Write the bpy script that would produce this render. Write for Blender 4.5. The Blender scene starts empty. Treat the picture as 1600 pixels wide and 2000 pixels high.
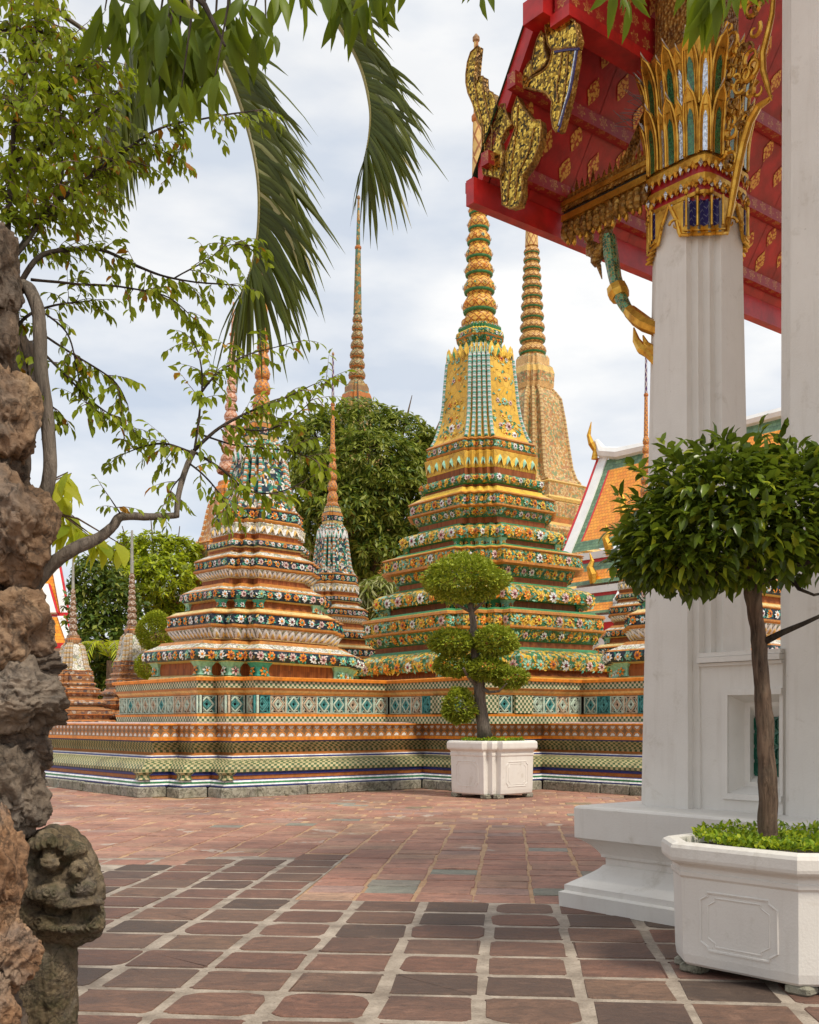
import bpy, bmesh, math, random
import numpy as np
from mathutils import Vector, Matrix, noise
R = math.radians
rng = random.Random(7)
npr = np.random.default_rng(7)
SC = bpy.context.scene
COL = SC.collection
F, CX, HY, EYE = 2100.0, 800.0, 1410.0, 1.5          # focal length, principal point and horizon of the 1600x2000 photo, eye height

# ---------------------------------------------------------------- camera
cd = bpy.data.cameras.new('camera'); cam = bpy.data.objects.new('camera', cd); COL.objects.link(cam)
cam.location = (0, 0, EYE); cam.rotation_euler = (R(90), 0, 0)
cd.sensor_fit = 'VERTICAL'; cd.sensor_height = 24.0; cd.lens = 24.0 * F / 2000.0
cd.shift_y = (HY - 1000.0) / 2000.0
cd.clip_start = 0.05; cd.clip_end = 3000
SC.camera = cam

# ---------------------------------------------------------------- sky, sun, exposure
SUN_EL, SUN_AZ = 54.0, 140.0      # degrees; azimuth clockwise from +Y (north): behind the camera, to its side
w = bpy.data.worlds.new('World'); SC.world = w; w.use_nodes = True
nt = w.node_tree; nt.nodes.clear()
def _n(t, **k):
    n = nt.nodes.new(t)
    for a, b in k.items(): setattr(n, a, b)
    return n
out = _n('ShaderNodeOutputWorld')
sky = _n('ShaderNodeTexSky', sky_type='NISHITA', sun_disc=False)
sky.sun_elevation = R(SUN_EL); sky.sun_rotation = R(SUN_AZ)
bg1 = _n('ShaderNodeBackground'); bg1.inputs['Strength'].default_value = 0.12
bg2 = _n('ShaderNodeBackground'); bg2.inputs['Strength'].default_value = 1.0
tc = _n('ShaderNodeTexCoord')
mp = _n('ShaderNodeMapping'); mp.inputs['Scale'].default_value = (1.0, 1.0, 2.6); mp.inputs['Location'].default_value = (0.31, 0.2, 0.45)
n1 = _n('ShaderNodeTexNoise'); n1.inputs['Scale'].default_value = 2.3; n1.inputs['Detail'].default_value = 7; n1.inputs['Roughness'].default_value = 0.52
n1.inputs['Distortion'].default_value = 0.35
cr = _n('ShaderNodeValToRGB')
cr.color_ramp.elements[0].position = 0.34; cr.color_ramp.elements[0].color = (0.80, 0.80, 0.80, 1)
cr.color_ramp.elements[1].position = 0.62; cr.color_ramp.elements[1].color = (1, 1, 1, 1)
n2 = _n('ShaderNodeTexNoise'); n2.inputs['Scale'].default_value = 5.0; n2.inputs['Detail'].default_value = 6
cr2 = _n('ShaderNodeValToRGB')
cr2.color_ramp.elements[0].position = 0.34; cr2.color_ramp.elements[0].color = (0.57, 0.62, 0.695, 1)
cr2.color_ramp.elements[1].position = 0.60; cr2.color_ramp.elements[1].color = (0.83, 0.83, 0.825, 1)
mx = _n('ShaderNodeMixShader')
L = nt.links.new
L(tc.outputs['Generated'], mp.inputs['Vector']); L(mp.outputs['Vector'], n1.inputs['Vector']); L(mp.outputs['Vector'], n2.inputs['Vector'])
L(n1.outputs['Fac'], cr.inputs['Fac']); L(cr.outputs['Color'], mx.inputs['Fac'])
L(sky.outputs['Color'], bg1.inputs['Color']); L(n2.outputs['Fac'], cr2.inputs['Fac']); L(cr2.outputs['Color'], bg2.inputs['Color'])
L(bg1.outputs['Background'], mx.inputs[1]); L(bg2.outputs['Background'], mx.inputs[2]); L(mx.outputs['Shader'], out.inputs['Surface'])
sl = bpy.data.lights.new('sun', 'SUN'); sl.energy = 2.7; sl.angle = R(11); sl.color = (1.0, 0.92, 0.78)
so = bpy.data.objects.new('sun', sl); COL.objects.link(so)
_d = Vector((math.sin(R(SUN_AZ)) * math.cos(R(SUN_EL)), math.cos(R(SUN_AZ)) * math.cos(R(SUN_EL)), math.sin(R(SUN_EL))))
so.rotation_euler = _d.to_track_quat('Z', 'Y').to_euler()
SC.view_settings.view_transform = 'Standard'; SC.view_settings.look = 'None'
SC.view_settings.exposure = 0.30; SC.view_settings.gamma = 1.0
SC.render.film_transparent = False
SC.cycles.max_bounces = 8; SC.cycles.transparent_max_bounces = 8; SC.cycles.use_denoising = True

# ---------------------------------------------------------------- helpers
def P(px, py, Y):
    return Vector(((px - CX) / F * Y, Y, EYE + (HY - py) / F * Y))
def srgb(r, g, b):
    f = lambda c: (c / 255 / 12.92) if c <= 10 else ((c / 255 + 0.055) / 1.055) ** 2.4
    return (f(r), f(g), f(b))

class MB:
    """collects faces and links them as ONE mesh object"""
    def __init__(s): s.v = []; s.f = []; s.m = []; s.uv = []; s.names = []; s.sm = []
    def mi(s, n):
        if n not in s.names: s.names.append(n)
        return s.names.index(n)
    def poly(s, pts, mat, uvs=None, smooth=False):
        b = len(s.v); s.v.extend([tuple(p) for p in pts]); s.f.append(tuple(range(b, b + len(pts))))
        s.m.append(s.mi(mat)); s.uv.extend(uvs if uvs else [(0.0, 0.0)] * len(pts)); s.sm.append(smooth)
    def raw(s, verts, faces, mat, uvs=None, smooth=True):
        b = len(s.v); s.v.extend([tuple(p) for p in verts]); k = s.mi(mat)
        for f in faces:
            s.f.append(tuple(i + b for i in f)); s.m.append(k); s.sm.append(smooth)
            s.uv.extend([uvs[i] for i in f] if uvs else [(0.0, 0.0)] * len(f))
    def box(s, c, size, mat, rot=None, bev=0.0):
        hx, hy, hz = [q / 2 for q in size]; rot = rot or Matrix.Identity(3); c = Vector(c)
        if bev <= 0:
            q = [c + rot @ Vector((x * hx, y * hy, z * hz)) for x in (-1, 1) for y in (-1, 1) for z in (-1, 1)]
            fs = [(0, 1, 3, 2), (4, 6, 7, 5), (0, 4, 5, 1), (2, 3, 7, 6), (0, 2, 6, 4), (1, 5, 7, 3)]
            for f in fs:
                w_ = (q[f[1]] - q[f[0]]).length; h_ = (q[f[2]] - q[f[1]]).length
                s.poly([q[i] for i in f], mat, [(0, 0), (w_, 0), (w_, h_), (0, h_)])
            return
        rings = []
        for z, i in ((-hz, bev), (-hz + bev, 0), (hz - bev, 0), (hz, bev)):
            x, y = hx - i, hy - i; e = bev
            rr = [(x, -y + e), (x, y - e), (x - e, y), (-x + e, y), (-x, y - e), (-x, -y + e), (-x + e, -y), (x - e, -y)]
            rings.append([c + rot @ Vector((a, b, z)) for a, b in rr])
        s.rings(rings, mat, cap=True)
    def rings(s, rings, mat, cap=False, smooth=False, closed=True, mats=None):
        n = len(rings[0]); acc = 0.0
        for i in range(len(rings) - 1):
            a, b = rings[i], rings[i + 1]; m_ = mats[i] if mats else mat
            dv = (Vector(b[0]) - Vector(a[0])).length; u = 0.0
            for j in range(n if closed else n - 1):
                k = (j + 1) % n
                du = max((Vector(a[k]) - Vector(a[j])).length, (Vector(b[k]) - Vector(b[j])).length)
                s.poly([a[j], a[k], b[k], b[j]], m_, [(u, acc), (u + du, acc), (u + du, acc + dv), (u, acc + dv)], smooth)
                u += du
            acc += dv
        if cap:
            s.poly(list(reversed(rings[0])), mats[0] if mats else mat); s.poly(rings[-1], mats[-1] if mats else mat)
    def tube(s, pts, rad, mat, n=8, cap=True, smooth=True, flat=1.0):
        pts = [Vector(p) for p in pts]; rings = []; prev = None
        for i, p in enumerate(pts):
            t = (pts[min(i + 1, len(pts) - 1)] - pts[max(i - 1, 0)]).normalized()
            if prev is None:
                prev = t.orthogonal().normalized()
            x = (prev - t * prev.dot(t)); x = x.normalized() if x.length > 1e-6 else t.orthogonal().normalized(); prev = x
            y = t.cross(x); r = rad[i] if isinstance(rad, (list, tuple)) else rad
            rings.append([p + x * (math.cos(2 * math.pi * k / n) * r) + y * (math.sin(2 * math.pi * k / n) * r * flat) for k in range(n)])
        s.rings(rings, mat, cap=cap, smooth=smooth)
    def lathe(s, prof, c, mat, n=20, smooth=True, mats=None, cap=True):
        c = Vector(c); rings = [[c + Vector((math.cos(2 * math.pi * k / n) * r, math.sin(2 * math.pi * k / n) * r, z)) for k in range(n)] for z, r in prof]
        s.rings(rings, mat, cap=cap, smooth=smooth, mats=mats)
    def ico(s, c, rad, mat, sub=2, fn=None, rot=None):
        bm = bmesh.new(); bmesh.ops.create_icosphere(bm, subdivisions=sub, radius=1.0); rad = Vector(rad) if not isinstance(rad, (int, float)) else Vector((rad,) * 3)
        vs = []
        for v in bm.verts:
            p = v.co.copy(); k = fn(p) if fn else 1.0
            q = Vector((p.x * rad.x, p.y * rad.y, p.z * rad.z)) * k
            vs.append(Vector(c) + (rot @ q if rot else q))
        s.raw(vs, [[v.index for v in f.verts] for f in bm.faces], mat, None, True); bm.free()
    def mesh(s, name, off=(0, 0, 0)):
        me = bpy.data.meshes.new(name); o = Vector(off)
        me.from_pydata([(a - o.x, b - o.y, c - o.z) for a, b, c in s.v], [], s.f)
        for n in s.names: me.materials.append(MAT(n))
        me.polygons.foreach_set('material_index', s.m); me.polygons.foreach_set('use_smooth', s.sm)
        ul = me.uv_layers.new(name='UVMap'); ul.data.foreach_set('uv', np.array(s.uv, dtype=np.float32).ravel())
        me.update(); return me
    def build(s, name, parent=None, weld=False):
        off = world_loc(parent) if parent else Vector((0, 0, 0))
        me = s.mesh(name, off)
        if weld:
            bm = bmesh.new(); bm.from_mesh(me); bmesh.ops.remove_doubles(bm, verts=bm.verts, dist=0.0004); bm.to_mesh(me); bm.free()
        o = bpy.data.objects.new(name, me); COL.objects.link(o)
        if parent: o.parent = parent
        return o
def world_loc(o):
    l = Vector(o.location)
    while o.parent: o = o.parent; l += Vector(o.location)
    return l
def tag(o, label=None, cat=None, group=None, kind=None):
    if label: o['label'] = label
    if cat: o['category'] = cat
    if group: o['group'] = group
    if kind: o['kind'] = kind
    return o
def thing(name, loc, label, cat, group=None):
    o = bpy.data.objects.new(name, None); o.empty_display_size = 0.2; COL.objects.link(o); o.location = loc
    return tag(o, label, cat, group)
def copy_tree(o, parent=None):
    c = o.copy(); COL.objects.link(c)
    if parent: c.parent = parent
    for ch in [x for x in bpy.data.objects if x.parent == o]: copy_tree(ch, c)
    return c

LEAF = {  # leaf outlines: x along, y across, z up (x in 0..1)
 'quad': ([(0, 0, 0), (.45, .5, .04), (1, 0, -.1), (.45, -.5, .04)], [(0, 3, 2), (0, 2, 1)]),
 'fold': ([(0, 0, 0), (.32, .46, .07), (.7, .36, .03), (1, 0, -.16), (.7, -.36, .03), (.32, -.46, .07), (.34, 0, .0), (.72, 0, -.05)],
          [(0, 6, 1), (1, 6, 7, 2), (2, 7, 3), (0, 5, 6), (5, 4, 7, 6), (4, 3, 7)]),
 'lance': ([(0, 0, 0), (.2, .3, .04), (.45, .5, .02), (.75, .34, -.08), (1, 0, -.26), (.75, -.34, -.08), (.45, -.5, .02), (.2, -.3, .04), (.2, 0, .02), (.45, 0, -.03), (.75, 0, -.13)],
           [(0, 8, 1), (1, 8, 9, 2), (2, 9, 10, 3), (3, 10, 4), (0, 7, 8), (7, 6, 9, 8), (6, 5, 10, 9), (5, 4, 10)]),
}
def leaves(name, parent, mats, bases, dirs, lens, wids, kind='fold', nrm=None, matidx=None):
    """many leaves as one mesh (one part: a crown or a spray)"""
    B = np.asarray(bases, float); D = np.asarray(dirs, float); N = len(B)
    D /= np.linalg.norm(D, axis=1, keepdims=True) + 1e-9
    up = np.tile(np.array([0, 0, 1.0]), (N, 1)) if nrm is None else np.asarray(nrm, float)
    up = up + npr.normal(0, .35, (N, 3))
    S = np.cross(up, D); S /= np.linalg.norm(S, axis=1, keepdims=True) + 1e-9
    U = np.cross(D, S)
    Ln = np.asarray(lens, float).reshape(-1, 1, 1) * np.ones((N, 1, 1)); Wd = np.asarray(wids, float).reshape(-1, 1, 1) * np.ones((N, 1, 1))
    tv, tf = LEAF[kind]; tv = np.array(tv)
    V = B[:, None, :] + tv[None, :, 0:1] * Ln * D[:, None, :] + tv[None, :, 1:2] * Wd * S[:, None, :] + tv[None, :, 2:3] * Ln * U[:, None, :]
    k = len(tv); V = V.reshape(-1, 3)
    off = np.array(world_loc(parent)) if parent else np.zeros(3)
    V = V - off
    ls, lv = [], []
    one = np.concatenate([np.array(f) for f in tf]); sizes = np.array([len(f) for f in tf])
    idx = (one[None, :] + (np.arange(N) * k)[:, None]).ravel()
    tot = np.tile(sizes, N); start = np.concatenate([[0], np.cumsum(tot)[:-1]])
    me = bpy.data.meshes.new(name)
    me.vertices.add(len(V)); me.vertices.foreach_set('co', V.ravel().astype(np.float32))
    me.loops.add(len(idx)); me.loops.foreach_set('vertex_index', idx.astype(np.int32))
    me.polygons.add(len(tot)); me.polygons.foreach_set('loop_start', start.astype(np.int32)); me.polygons.foreach_set('loop_total', tot.astype(np.int32))
    for m_ in mats: me.materials.append(MAT(m_))
    if len(mats) > 1:
        mi = npr.integers(0, len(mats), N) if matidx is None else np.asarray(matidx)
        me.polygons.foreach_set('material_index', np.repeat(mi, len(tf)).astype(np.int32))
    me.polygons.foreach_set('use_smooth', np.ones(len(tot), dtype=bool))
    me.update(calc_edges=True); me.validate()
    o = bpy.data.objects.new(name, me); COL.objects.link(o)
    if parent: o.parent = parent
    return o

# ---------------------------------------------------------------- materials
class G:
    def __init__(s, name):
        s.m = bpy.data.materials.new(name); s.m.use_nodes = True; s.t = s.m.node_tree; s.t.nodes.clear()
        s.o = s.t.nodes.new('ShaderNodeOutputMaterial'); s.b = s.t.nodes.new('ShaderNodeBsdfPrincipled'); s.t.links.new(s.b.outputs[0], s.o.inputs[0])
    def n(s, t, **k):
        x = s.t.nodes.new(t)
        for a, b in k.items(): setattr(x, a, b)
        return x
    def put(s, sock, v):
        if v is None: return
        if hasattr(v, 'node'): s.t.links.new(v, sock)
        elif isinstance(v, (tuple, list)) and len(v) == 3 and sock.type == 'RGBA': sock.default_value = (*v, 1)
        else: sock.default_value = v
    def uv(s): return s.n('ShaderNodeTexCoord').outputs['UV']
    def obj(s): return s.n('ShaderNodeTexCoord').outputs['Object']
    def island(s): return s.n('ShaderNodeNewGeometry').outputs['Random Per Island']
    def map(s, vec, scale=(1, 1, 1), loc=(0, 0, 0), rot=(0, 0, 0)):
        x = s.n('ShaderNodeMapping'); s.put(x.inputs['Vector'], vec); x.inputs['Scale'].default_value = scale; x.inputs['Location'].default_value = loc; x.inputs['Rotation'].default_value = rot
        return x.outputs[0]
    def noise(s, vec, scale, detail=4, rough=.55, dist=0.0):
        x = s.n('ShaderNodeTexNoise'); s.put(x.inputs['Vector'], vec); x.inputs['Scale'].default_value = scale; x.inputs['Detail'].default_value = detail
        x.inputs['Roughness'].default_value = rough; x.inputs['Distortion'].default_value = dist; return x.outputs['Fac']
    def voro(s, vec, scale, feature='F1', out='Distance', rand=1.0):
        x = s.n('ShaderNodeTexVoronoi', feature=feature); s.put(x.inputs['Vector'], vec); x.inputs['Scale'].default_value = scale; x.inputs['Randomness'].default_value = rand; return x.outputs[out]
    def ramp(s, fac, stops, interp='LINEAR'):
        x = s.n('ShaderNodeValToRGB'); r = x.color_ramp; r.interpolation = interp
        while len(r.elements) < len(stops): r.elements.new(0.5)
        for e, (p, c) in zip(r.elements, stops):
            e.position = p; e.color = (*c, 1) if isinstance(c, (tuple, list)) else (c, c, c, 1)
        s.put(x.inputs[0], fac); return x.outputs[0]
    def mix(s, fac, a, b, mode='MIX'):
        x = s.n('ShaderNodeMix', data_type='RGBA', blend_type=mode); s.put(x.inputs[0], fac); s.put(x.inputs[6], a); s.put(x.inputs[7], b); return x.outputs[2]
    def math(s, op, a, b=None, clamp=False):
        x = s.n('ShaderNodeMath', operation=op, use_clamp=clamp); s.put(x.inputs[0], a)
        if b is not None: s.put(x.inputs[1], b)
        return x.outputs[0]
    def sep(s, v):
        x = s.n('ShaderNodeSeparateXYZ'); s.put(x.inputs[0], v); return x.outputs
    def comb(s, x, y, z=0.0):
        c = s.n('ShaderNodeCombineXYZ'); s.put(c.inputs[0], x); s.put(c.inputs[1], y); s.put(c.inputs[2], z); return c.outputs[0]
    def checker(s, vec, scale, a, b):
        x = s.n('ShaderNodeTexChecker'); s.put(x.inputs['Vector'], vec); s.put(x.inputs['Color1'], a); s.put(x.inputs['Color2'], b); x.inputs['Scale'].default_value = scale; return x.outputs[0]
    def finish(s, col, rough=.5, bump=None, bs=.4, bd=.01, metal=0.0, spec=.5, coat=0.0):
        s.put(s.b.inputs['Base Color'], col); s.put(s.b.inputs['Roughness'], rough); s.put(s.b.inputs['Metallic'], metal); s.b.inputs['Specular IOR Level'].default_value = spec
        if coat: s.b.inputs['Coat Weight'].default_value = coat; s.b.inputs['Coat Roughness'].default_value = .15
        if bump is not None:
            x = s.n('ShaderNodeBump'); x.inputs['Strength'].default_value = bs; x.inputs['Distance'].default_value = bd; s.put(x.inputs['Height'], bump); s.t.links.new(x.outputs[0], s.b.inputs['Normal'])
        return s.m
    def dirty(s, col, amt=.55, tint=(.07, .055, .04), lo=.48, hi=.76):
        """rain streaks and grime, fixed to the thing"""
        v = s.map(s.obj(), (1.6, 1.6, .45)); f = s.noise(v, 1.7, 6, .65)
        f2 = s.noise(s.obj(), 9.0, 4, .6)
        k = s.math('MULTIPLY', s.ramp(f, [(lo, 0.0), (hi, 1.0)]), s.ramp(f2, [(.3, .35), (.65, 1.0)]))
        return s.mix(s.math('MULTIPLY', k, amt), col, tint)
_M = {}
def MAT(n):
    if n not in _M:
        if n in MATFN: _M[n] = MATFN[n](n)
        else: raise KeyError(n)
    return _M[n]
MATFN = {}
def glaze(col, rough=.28, var=.25, dirt=.62):
    col = tuple(min(.82, c * 1.18) for c in col)
    def f(n):
        g = G(n); o = g.obj(); v = g.noise(o, 14, 3)
        c = g.mix(g.ramp(v, [(.3, 0.0), (.7, 1.0)]), tuple(x * (1 - var) for x in col), tuple(min(1, x * (1 + var)) for x in col))
        r = g.island(); c = g.mix(g.math('MULTIPLY', r, .35), c, tuple(x * .55 for x in col))
        return g.finish(g.dirty(c, dirt), rough + .12, g.noise(o, 60, 2), .15, .004, spec=.25)
    return f
for n_, c_ in dict(g_white=(.74, .73, .69), g_cream=(.66, .56, .33), g_yellow=(.72, .44, .06), g_ochre=(.60, .40, .13), g_orange=(.66, .22, .025), g_rust=(.40, .14, .035),
                   g_green=(.045, .20, .085), g_teal=(.05, .29, .23), g_mint=(.26, .50, .38), g_navy=(.012, .035, .07), g_blue=(.03, .04, .17), g_maroon=(.16, .02, .04),
                   g_red=(.48, .03, .02), g_pink=(.60, .42, .40), g_tan=(.62, .40, .17), g_brown=(.30, .17, .08), g_purple=(.10, .06, .22), g_grey=(.30, .30, .27), g_sky=(.22, .36, .44), g_dkorange=(.42, .17, .035), g_cream2=(.60, .47, .20)).items():
    MATFN[n_] = glaze(c_)
def brickband(n):
    g = G(n); x, y, z = g.sep(g.uv()); k = g.math('FRACT', g.math('MULTIPLY', x, 17.0)); l = g.ramp(k, [(.0, 0.0), (.09, 1.0), (.91, 1.0), (1, 0.0)])
    cell = g.math('FLOOR', g.math('MULTIPLY', x, 17.0)); r = g.noise(g.comb(cell, g.math('FLOOR', g.math('MULTIPLY', y, 5.0))), 3.7, 1)
    c = g.ramp(r, [(.3, (.20, .052, .016)), (.7, (.36, .11, .03))]); c = g.mix(l, (.10, .035, .015), c)  # brick brown, deepened: shade of the recessed bands is partly in the colour
    return g.finish(g.dirty(c, .6), .6, l, .3, .004, spec=.2)
MATFN['brick'] = brickband
def checks(a, b, s, third=None):
    def f(n):
        g = G(n); u = g.uv(); c = g.checker(g.map(u, (1, 1, 0), (0, .013, .3)), 1.0 / s, a, b)
        o = g.obj(); v = g.noise(g.map(u, (1, 1, 1)), 24, 2); c = g.mix(g.ramp(v, [(.4, 0.0), (.7, .35)]), c, (.30, .26, .13))
        return g.finish(g.dirty(c, .8, (.07, .055, .03), .45, .75), .45, g.checker(u, 2.0 / s, (1, 1, 1), (0.6, .6, .6)), .2, .004, spec=.25)
    return f
MATFN['checks_green'] = checks((.04, .105, .04), (.52, .44, .235), .07)
MATFN['checks_cream'] = checks((.035, .115, .055), (.64, .58, .38), .062)
def circles(n):      # orange tile band with white oval flowers
    g = G(n); x, y, z = g.sep(g.uv()); a = g.math('SUBTRACT', g.math('FRACT', g.math('MULTIPLY', x, 4.6)), .5); b = g.math('SUBTRACT', g.math('FRACT', g.math('MULTIPLY', y, 4.6)), .5)
    d = g.math('SQRT', g.math('ADD', g.math('MULTIPLY', a, a), g.math('MULTIPLY', b, b)))
    an = g.math('SINE', g.math('MULTIPLY', g.math('ARCTAN2', b, a), 8.0)); dd = g.math('ADD', d, g.math('MULTIPLY', an, .025))
    c = g.ramp(dd, [(0.0, (.65, .25, .05)), (.07, (.78, .76, .70)), (.27, (.80, .78, .72)), (.31, (.14, .07, .03)), (.36, (.62, .25, .05)), (.45, (.52, .21, .06)), (.5, (.2, .12, .06))])
    rnd = g.noise(g.comb(g.math('FLOOR', g.math('MULTIPLY', x, 4.6)), 0.0), 5.3, 0); c = g.mix(g.ramp(rnd, [(.55, 0.0), (.7, .45)]), c, (.28, .18, .10))
    return g.finish(g.dirty(c, .5), .45, dd, .3, .01, spec=.25)
MATFN['circles'] = circles
def mosaic(cols, scale, line=(.05, .04, .025)):
    def f(n):
        g = G(n); o = g.obj(); c = g.voro(o, scale, 'F1', 'Color'); r = g.sep(c)[0]
        st = [(i / len(cols), c_) for i, c_ in enumerate(cols)]
        col = g.ramp(r, st, 'CONSTANT'); d = g.voro(o, scale, 'DISTANCE_TO_EDGE')
        col = g.mix(g.ramp(d, [(.0, 1.0), (.07, 0.0)]), col, line)
        return g.finish(g.dirty(col, .7), .42, d, .6, .015, spec=.25)
    return f
_gr, _te, _ye, _or, _wh, _na, _mi = (.04, .17, .06), (.045, .25, .17), (.70, .46, .05), (.60, .24, .02), (.72, .70, .62), (.012, .03, .06), (.28, .50, .40)
MATFN['f_green'] = mosaic([_gr, _te, _ye, _gr, _mi, _gr, (.35, .30, .10), _te], 13)
MATFN['f_busy'] = mosaic([_ye, _gr, _or, _mi, (.6, .5, .2), _gr, _ye, (.3, .2, .05), _ye, _te], 13)
MATFN['f_navy'] = mosaic([_na, (.02, .05, .08), _na, (.03, .10, .10), _na, (.015, .03, .05), _na, _te], 11)
MATFN['f_white'] = mosaic([_wh, (.66, .64, .58), _wh, (.62, .55, .30), (.7, .68, .62), (.45, .5, .36), _wh, (.3, .3, .25)], 14)
MATFN['f_bell'] = mosaic([_na, _te, (.6, .26, .05), _na, _wh, (.03, .10, .12), _te, _na, _wh], 12)
MATFN['f_tan'] = mosaic([(.60, .38, .16), (.52, .27, .08), (.62, .47, .24), (.45, .22, .10), (.25, .30, .14), (.60, .40, .18)], 9, (.25, .14, .06))
MATFN['f_orange'] = mosaic([(.55, .22, .04), (.62, .36, .12), (.5, .20, .05), (.42, .2, .1), (.6, .42, .25), (.55, .22, .04)], 9, (.2, .1, .05))
MATFN['f_olive'] = mosaic([(.32, .22, .08), (.10, .16, .08), (.45, .30, .10), (.08, .22, .16), (.36, .18, .05)], 5, (.12, .08, .04))
MATFN['f_brown'] = mosaic([(.30, .16, .09), (.45, .28, .15), (.5, .42, .34), (.25, .13, .08), (.12, .09, .10), (.42, .22, .10)], 11, (.1, .06, .04))
MATFN['f_yellow'] = mosaic([(.70, .42, .05), (.66, .40, .06), (.72, .46, .08), (.62, .36, .05)], 3.5, (.5, .3, .05))
def lattice(a, b, su, sv, dot=None):     # diamond net in relief on a turned spire
    def f(n):
        g = G(n); x, y, z = g.sep(g.uv()); p = g.math('MULTIPLY', x, su); q = g.math('MULTIPLY', y, sv)
        e = lambda t: g.math('ABSOLUTE', g.math('SUBTRACT', g.math('FRACT', t), .5))
        m1, m2 = e(g.math('ADD', p, q)), e(g.math('SUBTRACT', p, q)); m_ = g.math('MAXIMUM', m1, m2)
        c = g.ramp(m_, [(0.0, dot or b), (.14, dot or b), (.18, b), (.36, b), (.43, a), (.5, a)])
        return g.finish(g.dirty(c, .55), .42, m_, .8, .03, spec=.25)
    return f
MATFN['lat_gold'] = lattice((.30, .09, .02), (.66, .36, .06), 4.2, 4.2, (.62, .40, .10))
MATFN['lat_cone'] = lattice((.36, .14, .05), (.68, .46, .16), 3.2, 1.7)
MATFN['lat_tan'] = lattice((.25, .10, .03), (.60, .36, .12), 3.2, 3.2)
MATFN['lat_orange'] = lattice((.62, .30, .08), (.50, .17, .04), 6.0, 6.0, (.10, .16, .22))
MATFN['lat_white'] = lattice((.62, .58, .52), (.10, .05, .16), 7.0, 3.2)
MATFN['lat_pink'] = lattice((.40, .15, .07), (.56, .34, .24), 3.0, 2.4)
MATFN['lat_olive'] = lattice((.16, .08, .03), (.34, .24, .10), 1.8, 1.8, (.06, .16, .12))
MATFN['lat_brown'] = lattice((.5, .42, .34), (.22, .12, .07), 6.0, 5.0)
def rope(a, b, c2, k):
    def f(n):
        g = G(n); x, y, z = g.sep(g.uv()); t = g.math('FRACT', g.math('MULTIPLY', y, k)); c = g.ramp(t, [(0, a), (.33, b), (.66, c2)], 'CONSTANT')
        return g.finish(g.dirty(c, .45), .28, g.ramp(t, [(0, 0.0), (.16, 1.0), (.33, 0.0), (.5, 1.0), (.66, 0.0), (.83, 1.0), (1, 0.0)]), .6, .02)
    return f
MATFN['rope_teal'] = rope((.08, .34, .27), (.60, .60, .58), (.34, .46, .42), 6.5)
MATFN['rope_white'] = rope((.62, .60, .55), (.50, .17, .05), (.10, .32, .28), 6.5)
MATFN['rope_tan'] = rope((.55, .35, .14), (.35, .20, .08), (.60, .45, .2), 4.0)
MATFN['rope_orange'] = rope((.55, .22, .05), (.62, .55, .42), (.50, .20, .06), 4.0)
MATFN['rope_brown'] = rope((.5, .43, .34), (.45, .28, .10), (.45, .38, .28), 7)
def plaster(n):
    g = G(n); o = g.obj(); a = g.noise(o, 2.2, 6, .6); b = g.noise(g.map(o, (5, 5, .5)), 2.4, 6, .65); d = g.noise(o, 70, 3)
    c = g.mix(g.ramp(a, [(.3, 0.0), (.75, 1.0)]), (.74, .71, .66), (.66, .625, .575)); c = g.mix(g.ramp(b, [(.54, 0.0), (.82, .34)]), c, (.46, .41, .345))
    sb = g.noise(o, 3.1, 7, .72, .4); c = g.mix(g.ramp(sb, [(.58, 0.0), (.68, .38)]), c, (.43, .38, .30)); pt = g.noise(o, .9, 3, .5, 1.2); c = g.mix(g.ramp(pt, [(.56, 0.0), (.585, .22)]), c, (.70, .68, .64)); dr = g.noise(g.map(o, (9, 9, .35)), 1.6, 5, .7); c = g.mix(g.ramp(dr, [(.63, 0.0), (.75, .16)]), c, (.36, .32, .26))
    sp = g.noise(o, 26, 4, .7); c = g.mix(g.ramp(sp, [(.68, 0.0), (.74, .45)]), c, (.40, .36, .31))
    return g.finish(c, .55, g.math('ADD', d, g.math('MULTIPLY', a, 2.0)), .16, .01)
MATFN['plaster'] = plaster
def solid(col, rough=.5, bump=0.0, bscale=40, metal=0.0, var=.2, sc=6.0, coat=0.0):
    def f(n):
        g = G(n); o = g.obj(); v = g.noise(o, sc, 5); c = g.mix(g.ramp(v, [(.3, 0.0), (.7, 1.0)]), tuple(x * (1 - var) for x in col), tuple(min(1, x * (1 + var)) for x in col))
        return g.finish(c, rough, g.noise(o, bscale, 4) if bump else None, bump, .01, metal, coat=coat)
    return f
MATFN['red_paint'] = solid((.44, .014, .013), .38, .12, 30, var=.3)
MATFN['red_dark'] = solid((.36, .012, .014), .42, .15, 25, var=.35)
MATFN['red_roof'] = solid((.58, .014, .02), .4, .05, 20)
MATFN['white_roof'] = solid((.78, .78, .77), .5, .1, 8, var=.08, sc=1.5)
MATFN['dark'] = solid((.02, .02, .018), .8)
MATFN['blue_dark'] = solid((.03, .02, .12), .25, .3, 60)
MATFN['silver'] = solid((.55, .60, .68), .12, .8, 55, metal=.9, var=.5, sc=40)
MATFN['green_glass'] = solid((.02, .12, .035), .1, .8, 60, metal=.3, var=.7, sc=45, coat=1.0)
def gold(n):
    g = G(n); o = g.obj(); v = g.noise(o, 9, 6, .65); w_ = g.noise(o, 45, 4, .6)
    c = g.ramp(v, [(.3, (.36, .16, .02)), (.55, (.66, .36, .045)), (.75, (.80, .50, .10))]); c = g.mix(g.ramp(w_, [(.62, 0.0), (.75, .55)]), c, (.14, .06, .02))
    return g.finish(c, g.ramp(v, [(.3, .48), (.7, .27)]), w_, .35, .006, .72)
MATFN['gold'] = gold
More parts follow.
